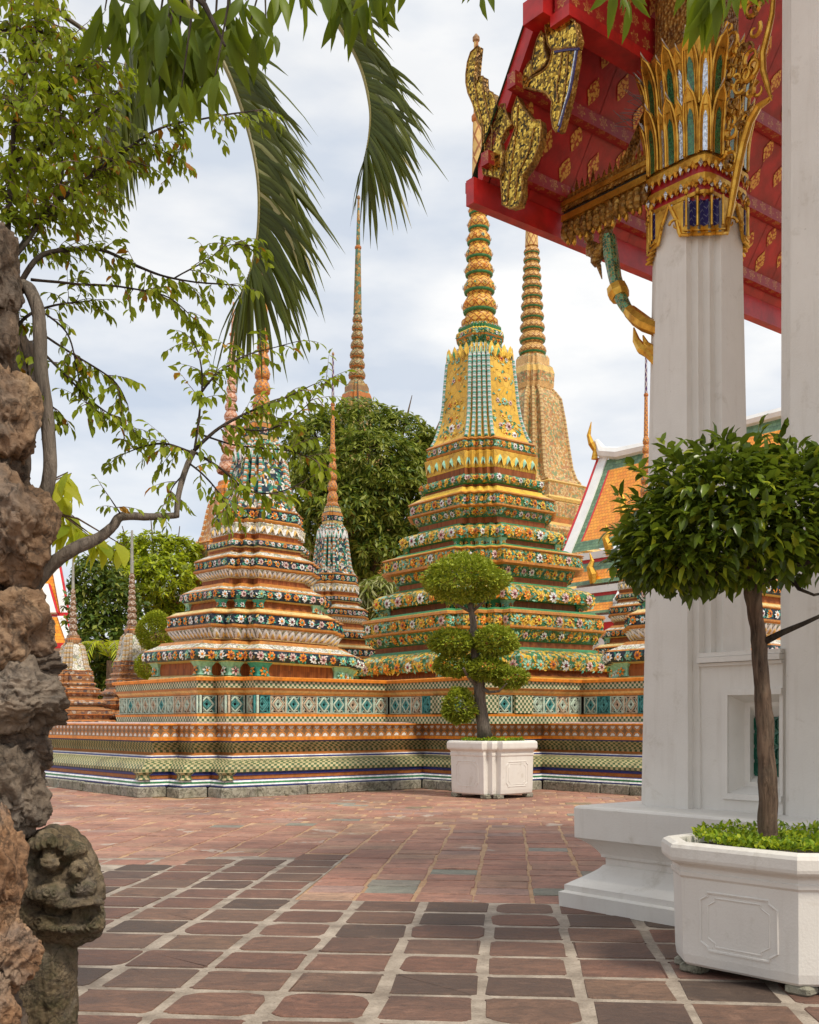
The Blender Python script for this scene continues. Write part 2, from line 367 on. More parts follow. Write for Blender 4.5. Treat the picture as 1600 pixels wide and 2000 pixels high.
def golddark(n):
    g = G(n); o = g.obj(); v = g.noise(o, 12, 6, .65); c = g.ramp(v, [(.3, (.10, .045, .015)), (.55, (.33, .17, .03)), (.75, (.55, .33, .07))])
    return g.finish(c, .42, g.voro(o, 32), .9, .02, .5)
MATFN['gold_carved'] = golddark
def goldmosaic(n):
    g = G(n); o = g.obj(); c = g.sep(g.voro(g.map(o, (1, 1, 1)), 48, 'F1', 'Color', .85))[1]; d = g.voro(g.map(o, (1, 1, 1)), 48, 'DISTANCE_TO_EDGE', rand=.85)
    col = g.ramp(c, [(0, (.05, .03, .005)), (.22, (.22, .12, .012)), (.45, (.50, .29, .025)), (.72, (.88, .58, .09))], 'CONSTANT'); col = g.mix(g.ramp(d, [(0, 1.0), (.06, 0.0)]), col, (.05, .03, .01))
    nn = g.voro(g.map(o, (1, 1, 1)), 48, 'F1', 'Color', .85)
    return g.finish(col, .16, g.sep(nn)[2], .7, .02, .75)
MATFN['gold_mosaic'] = goldmosaic
def greenmosaic(n):
    g = G(n); o = g.obj(); c = g.sep(g.voro(o, 34, 'F1', 'Color', .6))[1]; d = g.voro(o, 34, 'DISTANCE_TO_EDGE', rand=.6)
    col = g.ramp(c, [(0, (.02, .09, .04)), (.4, (.04, .18, .08)), (.8, (.10, .28, .14))], 'CONSTANT'); col = g.mix(g.ramp(d, [(0, 1.0), (.1, 0.0)]), col, (.4, .25, .05))
    return g.finish(col, .2, d, .5, .01, .2)
MATFN['green_mosaic'] = greenmosaic
def bluemosaic(n):
    g = G(n); x, y, z = g.sep(g.uv()); t = g.math('FRACT', g.math('ADD', g.math('MULTIPLY', y, 16.0), g.math('MULTIPLY', g.math('PINGPONG', x, .06), 16.0)))
    col = g.mix(g.ramp(t, [(.0, 1.0), (.12, 0.0)]), (.025, .018, .10), (.35, .34, .42))
    return g.finish(col, .2, t, .3, .01)
MATFN['blue_mosaic'] = bluemosaic
def redgold(n):      # red beam stencilled with gold flowers
    g = G(n); x, y, z = g.sep(g.uv()); o = g.obj(); a = g.math('SUBTRACT', g.math('FRACT', g.math('MULTIPLY', x, 7.0)), .5); b = g.math('SUBTRACT', g.math('FRACT', g.math('MULTIPLY', y, 7.0)), .5)
    d = g.math('SQRT', g.math('ADD', g.math('MULTIPLY', a, a), g.math('MULTIPLY', b, b))); an = g.math('SINE', g.math('MULTIPLY', g.math('ARCTAN2', b, a), 6.0))
    k = g.ramp(g.math('ADD', d, g.math('MULTIPLY', an, .09)), [(.0, 1.0), (.06, 1.0), (.09, 0.0), (.16, 0.0), (.19, 1.0), (.27, 1.0), (.31, 0.0)])
    wear = g.noise(o, 22, 4); k = g.math('MULTIPLY', k, g.ramp(wear, [(.4, .1), (.6, .85)]))
    c = g.mix(k, (.33, .013, .014), (.55, .30, .07)); return g.finish(c, .42, wear, .1, .004)
MATFN['red_gold'] = redgold
def goldleaf(n):
    g = G(n); o = g.obj(); d = g.voro(o, 38); k = g.ramp(d, [(.48, 1.0), (.62, 0.0)]); c = g.mix(k, (.36, .05, .012), (.66, .36, .07)); return g.finish(c, .4, d, .3, .004, .15)
MATFN['gold_leaf'] = goldleaf
def tileroof(a, b):
    def f(n):
        g = G(n); x, y, z = g.sep(g.uv()); s = 5.6
        row = g.math('FLOOR', g.math('MULTIPLY', y, s)); u = g.math('ADD', g.math('MULTIPLY', x, s), g.math('MULTIPLY', row, .5))
        fy = g.math('FRACT', g.math('MULTIPLY', y, s)); fx = g.math('FRACT', u); r = g.noise(g.comb(g.math('FLOOR', u), row), 7.7, 0)
        c = g.mix(g.ramp(r, [(.3, 0.0), (.7, 1.0)]), a, b); e = g.math('MULTIPLY', g.ramp(fy, [(0, 0.25), (.2, 1.0)]), g.ramp(fx, [(0, .45), (.12, 1.0), (.88, 1.0), (1, .45)]))
        c = g.mix(e, tuple(q * .3 for q in a), c); return g.finish(c, .32, fy, .5, .03)
    return f
MATFN['tile_orange'] = tileroof((.74, .23, .010), (.86, .35, .02)); MATFN['tile_green'] = tileroof((.06, .14, .07), (.16, .27, .14))
def stoneslab(cols, lime=False):
    def f(n):
        g = G(n); o = g.obj(); r = g.island(); c = g.ramp(r, [(i / (len(cols) - 1), k) for i, k in enumerate(cols)])
        st = g.noise(g.map(o, (1.6, 3.4, 1)), 2.6, 8, .68, 1.6); c = g.mix(g.ramp(st, [(.32, .6), (.6, 0.0)]), c, (.045, .032, .028)); c = g.mix(g.ramp(st, [(.55, 0.0), (.8, .4)]), c, (.40, .24, .17))
        fine = g.noise(o, 45, 5, .7); c = g.mix(g.ramp(fine, [(.25, .5), (.5, 0.0)]), c, (.05, .035, .03)); c = g.mix(g.ramp(fine, [(.66, 0.0), (.74, .35)]), c, (.45, .36, .28))
        if lime:
            lm = g.noise(g.map(o, (.9, .7, 1)), 1.3, 6, .6, .5); c = g.mix(g.ramp(lm, [(.63, 0.0), (.655, .7)]), c, (.62, .54, .45))
        big = g.noise(o, .7, 3); c = g.mix(g.ramp(big, [(.4, .35), (.62, 0.0)]), c, (.06, .045, .04))
        return g.finish(c, g.ramp(st, [(.3, .5), (.7, .7)]), g.math('ADD', g.math('MULTIPLY', st, 1.4), fine), .6, .016, spec=.28)
    return f
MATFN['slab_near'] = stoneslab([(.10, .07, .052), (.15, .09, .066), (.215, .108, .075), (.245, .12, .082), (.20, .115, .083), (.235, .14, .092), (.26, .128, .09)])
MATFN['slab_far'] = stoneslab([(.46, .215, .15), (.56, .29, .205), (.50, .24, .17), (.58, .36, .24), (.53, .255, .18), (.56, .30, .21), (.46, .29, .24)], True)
MATFN['slab_pale'] = stoneslab([(.33, .33, .26), (.38, .36, .30), (.36, .25, .13)])
def mortar(a, b):
    def f(n):
        g = G(n); o = g.obj(); v = g.noise(o, 4, 6, .65); f_ = g.noise(o, 60, 4, .7); c = g.mix(g.ramp(v, [(.35, 0.0), (.65, 1.0)]), a, b); c = g.mix(g.ramp(f_, [(.3, .5), (.5, 0.0)]), c, tuple(x * .5 for x in a))
        return g.finish(c, .8, g.math('ADD', v, f_), .5, .015)
    return f
MATFN['mortar_grey'] = mortar((.22, .175, .135), (.46, .385, .31)); MATFN['mortar_tan'] = mortar((.42, .24, .12), (.55, .36, .22))
def boulder(a, b, c2, sc=3.0, moss=0.0):
    def f(n):
        g = G(n); o = g.obj(); v = g.noise(o, sc, 8, .68, .4); w_ = g.noise(o, sc * 6, 6, .7); cr = g.noise(o, sc * 1.4, 5, .6, .6); pa = g.noise(o, sc * .7, 4, .55, .5)
        c = g.ramp(v, [(.25, a), (.5, b), (.72, c2)]); c = g.mix(g.ramp(w_, [(.3, .75), (.52, 0.0)]), c, tuple(x * .3 for x in a)); c = g.mix(g.ramp(pa, [(.46, 0.0), (.64, .4)]), c, tuple(.5 * (x + sum(b) / 3 * .9) for x in (.30, .255, .21))); c = g.mix(g.ramp(cr, [(.47, 0.0), (.5, .65), (.53, 0.0)]), c, (.025, .018, .014)); c = g.mix(g.ramp(cr, [(.62, 0.0), (.72, .5)]), c, tuple(x * .45 for x in a))
        c = g.mix(g.ramp(w_, [(.62, 0.0), (.75, .5)]), c, tuple(min(1, x * 1.6) for x in c2))
        if moss:
            ms = g.noise(o, sc * 1.6, 6, .7); c = g.mix(g.ramp(ms, [(.48, 0.0), (.62, moss)]), c, (.045, .05, .016))
        return g.finish(c, .8, g.math('ADD', g.math('MULTIPLY', v, 1.5), w_), .8, .03, spec=.3)
    return f
MATFN['boulder'] = boulder((.075, .044, .026), (.23, .14, .08), (.40, .27, .16)); MATFN['boulder_dark'] = boulder((.045, .031, .023), (.13, .09, .062), (.25, .175, .12))
MATFN['boulder_orange'] = boulder((.12, .07, .045), (.34, .19, .10), (.44, .30, .19), 5.0); MATFN['boulder_grey'] = boulder((.06, .045, .034), (.17, .13, .095), (.32, .25, .185))
MATFN['statue'] = boulder((.065, .046, .026), (.17, .125, .072), (.32, .24, .14), 6.0, .5)
MATFN['old_stone'] = boulder((.20, .19, .14), (.36, .34, .26), (.46, .44, .36), 2.5, .35)
def bark(a, b):
    def f(n):
        g = G(n); o = g.obj(); v = g.noise(g.map(o, (1, 1, .16)), 26, 6, .7, .6); w_ = g.noise(o, 5, 4)
        c = g.ramp(v, [(.3, a), (.62, b)]); c = g.mix(g.ramp(w_, [(.5, 0.0), (.8, .4)]), c, (.16, .15, .11)); return g.finish(c, .85, v, 1.0, .03, spec=.25)
    return f
MATFN['bark'] = bark((.025, .015, .010), (.19, .125, .085)); MATFN['bark_grey'] = bark((.06, .05, .042), (.22, .18, .145)); MATFN['bark_dark'] = bark((.014, .010, .008), (.055, .04, .03))
MATFN['vine'] = solid((.10, .055, .045), .7, .5, 30, var=.4)
def leafmat(cols, trans=.35, rough=.42, tcol=None):
    def f(n):
        g = G(n); r = g.island(); c = g.ramp(r, [(i / (len(cols) - 1), k) for i, k in enumerate(cols)])
        v = g.noise(g.obj(), 1.1, 3); c = g.mix(g.ramp(v, [(.35, .35), (.6, 0.0)]), c, tuple(x * .55 for x in cols[0]))
        g.finish(c, rough + .06, spec=.26)
        t = g.n('ShaderNodeBsdfTranslucent'); g.put(t.inputs[0], g.mix(.5, c, tcol or (.22, .30, .02))); m_ = g.n('ShaderNodeMixShader'); m_.inputs[0].default_value = trans
        g.t.links.new(g.b.outputs[0], m_.inputs[1]); g.t.links.new(t.outputs[0], m_.inputs[2]); g.t.links.new(m_.outputs[0], g.o.inputs[0]); return g.m
    return f
MATFN['leaf_vine'] = leafmat([(.17, .24, .018), (.26, .34, .024), (.14, .20, .014), (.34, .42, .03), (.20, .28, .018), (.46, .47, .035)], .5, tcol=(.42, .50, .02))
MATFN['leaf_old'] = leafmat([(.38, .20, .02), (.42, .16, .015), (.35, .26, .03)], .35, .5, (.5, .25, .02))
MATFN['leaf_mango'] = leafmat([(.08, .13, .012), (.125, .185, .015), (.06, .10, .010), (.18, .25, .018), (.095, .15, .012)], .42, tcol=(.36, .46, .02))
MATFN['leaf_palm'] = leafmat([(.055, .075, .018), (.085, .115, .02), (.065, .085, .018), (.115, .14, .022), (.075, .10, .018)], .3, .4, (.30, .34, .02))
MATFN['leaf_far'] = leafmat([(.15, .195, .028), (.25, .29, .042), (.38, .41, .08), (.10, .14, .02), (.29, .34, .045), (.50, .50, .14)], .36, .36)
MATFN['leaf_bright'] = leafmat([(.24, .34, .018), (.48, .56, .025), (.62, .68, .04), (.18, .28, .015), (.54, .62, .03)], .45, tcol=(.5, .55, .02))
MATFN['leaf_dark'] = leafmat([(.045, .085, .014), (.08, .13, .02), (.06, .10, .014), (.12, .18, .03)], .22, .4)
MATFN['leaf_topiary'] = leafmat([(.05, .085, .013), (.085, .13, .016), (.045, .07, .012), (.20, .28, .022), (.065, .105, .014), (.50, .55, .04)], .32, .20)
MATFN['leaf_bonsai'] = leafmat([(.27, .33, .03), (.40, .46, .045), (.18, .23, .022), (.54, .58, .07), (.33, .39, .035)], .28, .45)
MATFN['leaf_round'] = leafmat([(.32, .38, .02), (.46, .50, .03), (.24, .30, .018)], .28, .5)
MATFN['leaf_yellow'] = leafmat([(.50, .54, .03), (.38, .46, .03), (.58, .56, .04), (.22, .32, .02)], .55, .4, (.7, .7, .04))
MATFN['leaf_cover'] = leafmat([(.12, .22, .012), (.22, .36, .018), (.34, .46, .02), (.08, .14, .010)], .3, .45)
MATFN['soil'] = solid((.05, .035, .025), .9, .8, 25)
MATFN['dry'] = leafmat([(.48, .44, .22), (.36, .38, .16), (.26, .28, .10)], .2, .6)
MATFN['olive_rib'] = solid((.20, .17, .05), .5, .2, 40)

# ================================================================ paving
def rrect(cx, cy, w_, h_, r, jit, k=3):
    pts = []
    for sx, sy, a0 in ((1, 1, 0), (-1, 1, 90), (-1, -1, 180), (1, -1, 270)):
        rr = r * rng.uniform(.5, 1.5); ox, oy = cx + sx * (w_ / 2 - rr), cy + sy * (h_ / 2 - rr)
        for i in range(k):
            a = R(a0 + 90 * i / (k - 1)); pts.append((ox + rr * math.cos(a) + rng.uniform(-jit, jit), oy + rr * math.sin(a) + rng.uniform(-jit, jit)))
    return pts
GA = math.atan(-200 / F)                                   # the joints run towards x = 1000 on the horizon
def gpt(x, y): return (x * math.cos(GA) - y * math.sin(GA), x * math.sin(GA) + y * math.cos(GA))
PX, PY = .552, .515
XO = -.175; XB = XO - 3.5 * PX + .5 * PX; YB = 3.55 + 10.5 * PY
def near_zone(x, y): return y < YB or (x < XB and y < YB + PY * max(1, min(6, 6 - round((XB - x - .2) * 1.1) // 1)))
TU, TV, TO = Vector((.777, .629, 0)), Vector((-.629, .777, 0)), Vector((-5.33, 21.28))
def T(u, v, z=0.0): return Vector((TO.x + TU.x * u + TV.x * v, TO.y + TU.y * u + TV.y * v, z))
def tuv(X, Y):
    dx, dy = X - TO.x, Y - TO.y; return dx * TU.x + dy * TU.y, dx * TV.x + dy * TV.y
def in_terrace(X, Y):
    u, v = tuv(X, Y); return (u > .15 and v > -1.0) or (u > 6.5 and v > -2.9) or (u > 8.4)
pv = MB()
def slab(pts, z, mat, bevel=.008, h=.03):
    c = Vector((sum(p[0] for p in pts) / len(pts), sum(p[1] for p in pts) / len(pts), 0)); tilt = (rng.uniform(-.004, .004), rng.uniform(-.004, .004))
    zz = lambda x, y: z + (x - c.x) * tilt[0] + (y - c.y) * tilt[1]
    top = [(p[0] + (c.x - p[0]) * bevel * 3, p[1] + (c.y - p[1]) * bevel * 3, zz(*p[:2])) for p in pts]
    mid = [(p[0], p[1], zz(*p[:2]) - bevel) for p in pts]; low = [(p[0], p[1], -h) for p in pts]
    n = len(pts); b = len(pv.v)
    fs = [tuple(range(n))] + [(i, n + i, n + (i + 1) % n, (i + 1) % n) for i in range(n)] + [(n + i, 2 * n + i, 2 * n + (i + 1) % n, n + (i + 1) % n) for i in range(n)]
    pv.raw(top + mid + low, fs, mat, None, False)
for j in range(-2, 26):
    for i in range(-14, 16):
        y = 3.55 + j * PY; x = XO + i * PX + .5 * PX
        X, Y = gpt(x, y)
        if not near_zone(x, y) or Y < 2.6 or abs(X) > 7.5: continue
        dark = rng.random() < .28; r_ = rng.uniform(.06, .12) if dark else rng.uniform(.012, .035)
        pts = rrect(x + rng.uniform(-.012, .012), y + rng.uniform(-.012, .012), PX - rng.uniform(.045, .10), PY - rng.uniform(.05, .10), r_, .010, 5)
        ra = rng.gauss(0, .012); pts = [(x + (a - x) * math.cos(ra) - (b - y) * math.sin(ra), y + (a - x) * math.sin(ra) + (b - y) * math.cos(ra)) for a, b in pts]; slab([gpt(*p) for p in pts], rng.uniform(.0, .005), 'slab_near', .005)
QX, QY = .50, .40
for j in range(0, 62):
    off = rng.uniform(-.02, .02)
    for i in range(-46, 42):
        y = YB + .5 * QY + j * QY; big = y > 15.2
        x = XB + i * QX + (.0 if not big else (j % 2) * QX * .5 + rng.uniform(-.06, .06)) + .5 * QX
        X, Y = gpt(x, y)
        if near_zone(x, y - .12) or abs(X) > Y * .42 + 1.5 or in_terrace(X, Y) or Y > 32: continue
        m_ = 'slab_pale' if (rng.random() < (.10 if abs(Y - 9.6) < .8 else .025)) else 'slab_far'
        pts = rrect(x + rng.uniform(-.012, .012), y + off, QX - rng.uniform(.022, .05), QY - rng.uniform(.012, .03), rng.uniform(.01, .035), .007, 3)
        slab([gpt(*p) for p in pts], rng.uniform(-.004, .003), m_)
tag(pv.build('pavement'), kind='structure')
mo = MB(); mo.poly([gpt(a, b) + (-.003,) for a, b in ((-9, 1), (9, 1), (9, YB), (XB, YB), (XB, YB + 6 * PY), (-9, YB + 3 * PY))], 'mortar_grey')
tag(mo.build('pavement_joints'), kind='structure')
gd = MB(); gd.poly([(-900, -100, -.009), (900, -100, -.009), (900, 2500, -.009), (-900, 2500, -.009)], 'mortar_tan'); tag(gd.build('ground'), kind='structure')

# ================================================================ terrace under the chedis
def offs(poly, d):
    n = len(poly); o = []
    for i in range(n):
        p0, p1, p2 = Vector(poly[i - 1]), Vector(poly[i]), Vector(poly[(i + 1) % n]); e1, e2 = (p1 - p0).normalized(), (p2 - p1).normalized()
        n1, n2 = Vector((e1.y, -e1.x)), Vector((e2.y, -e2.x)); m_ = n1 + n2 if abs(n1.dot(n2)) < .5 else n1
        o.append(p1 - m_ * d)
    return o
LOW = [(0, 10.5), (0, 0), (.6, 0), (.6, -.6), (1.2, -.6), (1.2, -1.2), (6.26, -1.2), (6.26, -3.1), (8.16, -3.1), (8.16, -7.8), (8.76, -7.8), (8.76, -8.4), (9.36, -8.4), (9.36, -9.0), (16.2, -9.0), (16.2, -1.2), (25, -1.2), (25, 8), (17, 8), (17, 15.5), (8, 15.5), (8, 10.5)]
UPP = [(1.9, 5.4), (1.9, 1.2), (2.35, 1.2), (2.35, .75), (2.8, .75), (2.8, .3), (6.43, .3), (6.43, -2.93), (9.66, -2.93), (9.66, -6.56), (10.11, -6.56), (10.11, -7.01), (10.56, -7.01), (10.56, -7.46), (14.76, -7.46), (14.76, -6.56), (15.66, -6.56), (15.66, .3), (23.4, .3), (23.4, 6.3), (15.66, 6.3), (15.66, 14), (9.66, 14), (9.66, 6.3), (2.8, 6.3), (2.8, 5.85), (2.35, 5.85), (2.35, 5.4)]
def moulding(poly, prof, name, parent, cap=True):
    mb = MB(); rings = [[T(q.x, q.y, z) for q in offs(poly, d)] for z, d, _ in prof]
    mb.rings(rings, None, mats=[p[2] for p in prof[:-1]])
    if cap: mb.poly(rings[-1], prof[-1][2])
    return mb.build(name, parent)
terr = thing('temple_terrace', T(4, 2, 0), 'stepped terrace of checkered green and orange tiles carrying the chedis', 'terrace')
st = MB()                                                      # rough stone kerb, stone by stone
for i in range(len(LOW) - 1):
    a, b = [Vector(q) for q in (offs(LOW, -.06)[i], offs(LOW, -.06)[i + 1])]
    if i > 12: break
    L_ = (b - a).length; e = (b - a).normalized(); nn = Vector((e.y, -e.x)); p = 0.0
    while p < L_ - .02:
        w_ = min(rng.uniform(.55, 1.25), L_ - p); w_ = L_ - p if L_ - p - w_ < .25 else w_
        c = a + e * (p + w_ / 2) - nn * .14 + nn * rng.uniform(-.012, .012); cc = T(c.x, c.y, .096); d3 = (T(*(c + e)) - T(*c)).normalized()
        rot = Matrix((d3, Vector((-d3.y, d3.x, 0)), Vector((0, 0, 1)))).transposed()
        st.box(cc + Vector((0, 0, rng.uniform(-.012, .008))), (w_ - .014, .30, .215), 'old_stone', rot, .022); p += w_
st.build('stone_course', terr)
moulding(LOW, [(-.02, .07, 'dark'), (.19, .07, 'g_white'), (.205, .0, 'g_blue'), (.235, .0, 'g_white'), (.265, .015, 'g_green'), (.305, .02, 'g_white'), (.335, .04, 'g_blue'), (.35, .06, 'g_blue'), (.352, .13, 'g_rust'), (.42, .13, 'g_rust'), (.43, .11, 'g_blue'), (.485, .11, 'g_blue')], 'base_moulding', terr, False)
moulding(LOW, [(.485, .12, 'checks_green'), (.50, .07, 'checks_green'), (.56, .07, 'checks_green'), (.64, .13, 'checks_green'), (.70, .24, 'checks_green'), (.742, .40, 'g_cream'), (.76, .41, 'g_blue'), (.795, .42, 'g_white'), (.815, .45, 'g_rust'), (.85, .58, 'g_rust'), (.87, .60, 'g_green')], 'belly_moulding', terr, False)
moulding(LOW, [(.87, .60, 'checks_green'), (.93, .58, 'checks_green'), (1.0, .53, 'checks_green'), (1.085, .45, 'g_blue'), (1.11, .43, 'g_blue'), (1.115, .40, 'g_orange'), (1.185, .40, 'g_orange'), (1.187, .43, 'g_brown'), (1.20, .46, 'circles'), (1.415, .46, 'g_brown'), (1.43, .44, 'g_orange'), (1.432, .40, 'g_orange'), (1.468, .40, 'g_pink'), (1.49, .75, 'g_pink')], 'frieze', terr, True)
# checkered feet under the belly at every outer corner
for i in range(1, len(LOW) - 8):
    p0, p1, p2 = [Vector(LOW[k]) for k in (i - 1, i, i + 1)]; e1, e2 = (p1 - p0).normalized(), (p2 - p1).normalized()
    if e1.x * e2.y - e1.y * e2.x < .5: continue
    c = p1 - e1 * .10 + e2 * .10; r0 = []; ft = MB()
    for z, h in ((.352, .13), (.39, .10), (.44, .10), (.50, .15)):
        cc = c; r0.append([T(cc.x + sx * h - (e2.x - e1.x) * .0, cc.y + sy * h, z) for sx, sy in ((-1, -1), (1, -1), (1, 1), (-1, 1))])
    ft.rings(r0, 'checks_green', cap=True); ft.build('corner_foot', terr)
moulding(UPP, [(1.46, -.02, 'checks_cream'), (1.62, -.02, 'g_orange'), (1.665, -.03, 'g_dkorange'), (1.685, .02, 'g_dkorange'), (1.69, .13, 'dark'), (2.09, .13, 'dark')], 'plinth_base', terr, False)
moulding(UPP, [(2.09, .13, 'g_brown'), (2.095, .03, 'g_dkorange'), (2.14, .02, 'g_ochre'), (2.19, -.02, 'g_dkorange'), (2.24, -.06, 'g_brown'), (2.25, -.03, 'checks_cream'), (2.40, -.03, 'g_orange'), (2.41, -.09, 'g_orange'), (2.47, -.10, 'g_orange'), (2.485, -.06, 'g_ochre')], 'cornice', terr, True)
# lattice tiles
def lattice_mesh(a, b, back):
    mb = MB(); w_ = .40; h_ = .395
    mb.box((0, .045, 0), (w_, .012, h_), back)
    for sx in (-1, 1): mb.box((sx * (w_ / 2 - .014), 0, 0), (.026, .05, h_), a)
    for sz in (-1, 1): mb.box((0, .002, sz * (h_ / 2 - .012)), (w_ - .056, .044, .022), a)
    def bar(p, q, r=.013, m_=a):
        mb.tube([(p[0], -.010, p[1]), (q[0], -.010, q[1])], r * 1.45, m_, 6, smooth=False)
    for k, m_ in ((.165, a), (.095, b)):
        c = [(k * .85, 0), (0, k), (-k * .85, 0), (0, -k)]
        for i in range(4): bar(c[i], c[(i + 1) % 4], .014, m_)
    mb.tube([(.04 * math.cos(t * .7854), -.006, .045 * math.sin(t * .7854)) for t in range(9)], .011, b, 5, smooth=False)
    for sx in (-1, 1):
        for sz in (-1, 1):
            mb.tube([(sx * .172, 0, sz * .02), (sx * .12, -.004, sz * .10), (sx * .165, 0, sz * .175)], .012, b, 5, smooth=False); mb.tube([(sx * .14, -.002, sz * .178), (sx * .10, -.004, sz * .12), (sx * .02, 0, sz * .178)], .011, a, 5, smooth=False)
    return mb.mesh('lattice_tile')
MATFN['lat_teal'] = glaze((.06, .25, .24), .35, .4, .8); MATFN['lat_pale'] = glaze((.42, .52, .42), .35, .3, .7); MATFN['lat_stone'] = glaze((.45, .36, .25), .45, .35, .7); MATFN['lat_back'] = glaze((.045, .035, .028), .6, .4, .6); MATFN['lat_backteal'] = glaze((.012, .05, .05), .4, .3, .5)
LMS = [lattice_mesh('lat_pale', 'lat_teal', 'lat_back'), lattice_mesh('lat_teal', 'lat_teal', 'lat_backteal'), lattice_mesh('lat_pale', 'lat_stone', 'lat_back'), lattice_mesh('lat_stone', 'lat_pale', 'lat_back'), lattice_mesh('lat_pale', 'lat_pale', 'lat_backteal')]
def lattice_run(a, b, skip=()):
    a, b = Vector(a), Vector(b); L_ = (b - a).length; e = (b - a).normalized(); nn = Vector((e.y, -e.x)); n = max(1, round(L_ / .405)); w_ = L_ / n
    for i in range(n):
        c = a + e * (w_ * (i + .5)) - nn * .075; p = T(c.x, c.y, 1.889); d3 = T(*(c + e)) - T(*c)
        o = bpy.data.objects.new('lattice_tile', LMS[rng.choice([0, 0, 0, 1, 2, 2, 3, 3, 4])]); COL.objects.link(o); o.parent = terr; o.location = p - terr.location
        o.rotation_euler = (0, 0, math.atan2(d3.y, d3.x)); o.scale = (w_ / .405, 1, 1)
lattice_run((1.9, 5.38), (1.9, 1.2)); lattice_run((1.9, 1.2), (2.40, 1.2)); lattice_run((2.35, .75), (2.85, .75)); lattice_run((2.35, 1.2), (2.35, .75)); lattice_run((2.8, .75), (2.8, .3)); lattice_run((2.81, .3), (6.48, .3))
lattice_run((6.43, .28), (6.43, -1.32)); lattice_run((6.43, -1.84), (6.43, -2.42)); lattice_run((6.98, -2.93), (7.45, -2.93)); lattice_run((8.03, -2.93), (9.70, -2.93)); lattice_run((9.66, -2.95), (9.66, -6.5))
def pilaster(a, b):
    pm = MB()
    a, b = Vector(a), Vector(b); e = (b - a).normalized(); nn = Vector((e.y, -e.x)); c = (a + b) / 2 - nn * .04; d3 = (T(*(c + e)) - T(*c)).normalized()
    pm.box(T(c.x, c.y, 1.889), ((b - a).length, .17, .392), 'checks_cream', Matrix((d3, Vector((-d3.y, d3.x, 0)), Vector((0, 0, 1)))).transposed()); pm.build('pilaster', terr)
pilaster((6.43, -1.34), (6.43, -1.82)); pilaster((6.43, -2.44), (6.43, -2.80)); pilaster((6.44, -2.93), (6.96, -2.93)); pilaster((7.47, -2.93), (8.01, -2.93))

# ================================================================ chedis
AX = math.atan2(.629, .777)
def plan(H, c, n):
    st_ = c / (n - 1); q = []
    for i in range(n):
        q.append((H - i * st_, H - c + i * st_))
        if i < n - 1: q.append((H - (i + 1) * st_, H - c + i * st_))
    o = []
    for k in range(4):
        for x, y in q:
            for _ in range(k): x, y = -y, x
            o.append((x, y))
    return o
def spin(x, y, a): return (x * math.cos(a) - y * math.sin(a), x * math.sin(a) + y * math.cos(a))
def flower(mb, p, n, t, r, pm_, cm, k=8):
    up = n.cross(t); a0 = rng.random() * 6.28; vs = []; fs = []
    for i in range(k):
        a = a0 + 2 * math.pi * i / k; d = t * math.cos(a) + up * math.sin(a); s = t * -math.sin(a) + up * math.cos(a); b = len(vs)
        vs += [p + d * (r * .2) + n * (r * .30), p + d * (r * .66) + s * (r * .27) + n * (r * .34), p + d * r + n * (r * .12), p + d * (r * .66) - s * (r * .27) + n * (r * .34)]
        fs.append((b, b + 3, b + 2, b + 1))
    mb.raw(vs, fs, pm_, None, False)
    c = [p + (t * math.cos(i * 1.0472) + up * math.sin(i * 1.0472)) * (r * .32) + n * (r * .38) for i in range(6)] + [p + n * (r * .56)]
    mb.raw(c, [(i, (i + 1) % 6, 6) for i in range(6)], cm, None, False)
    h = [p + (t * math.cos(i * .7854) + up * math.sin(i * .7854)) * (r * .62) + n * (r * .06) for i in range(8)]
    mb.raw(h, [tuple(range(8))], 'g_green', None, False)
def sprig(mb, p, n, t, r, m_):
    up = n.cross(t); a = rng.random() * 6.28; d = t * math.cos(a) + up * math.sin(a) * .7; s = n.cross(d).normalized()
    mb.raw([p - d * r + n * .01, p + s * (r * .36) + n * (r * .25), p + d * r + n * .012, p - s * (r * .36) + n * (r * .25)], [(0, 3, 2, 1)], m_, None, False)
def petal(mb, p, n, t, w_, h_, m1, m2, up=None):
    up = up or Vector((0, 0, 1)); n = (n - up * n.dot(up)).normalized(); o = n * (w_ * .22)
    prof = [(-.5, 0), (-.5, .45), (-.28, .8), (0, 1), (.28, .8), (.5, .45), (.5, 0)]
    mb.raw([p + t * (x * w_) + up * (y * h_) + (n * (w_ * .05)) for x, y in prof] + [p + up * (h_ * .45) + o], [(i, i + 1, 7) for i in range(6)], m1, None, False)
    mb.raw([p + t * (x * w_ * .5) + up * (y * h_ * .62 + h_ * .06) + n * (w_ * .17) for x, y in prof] + [p + up * (h_ * .4) + n * (w_ * .36)], [(i, i + 1, 7) for i in range(6)], m2, None, False)
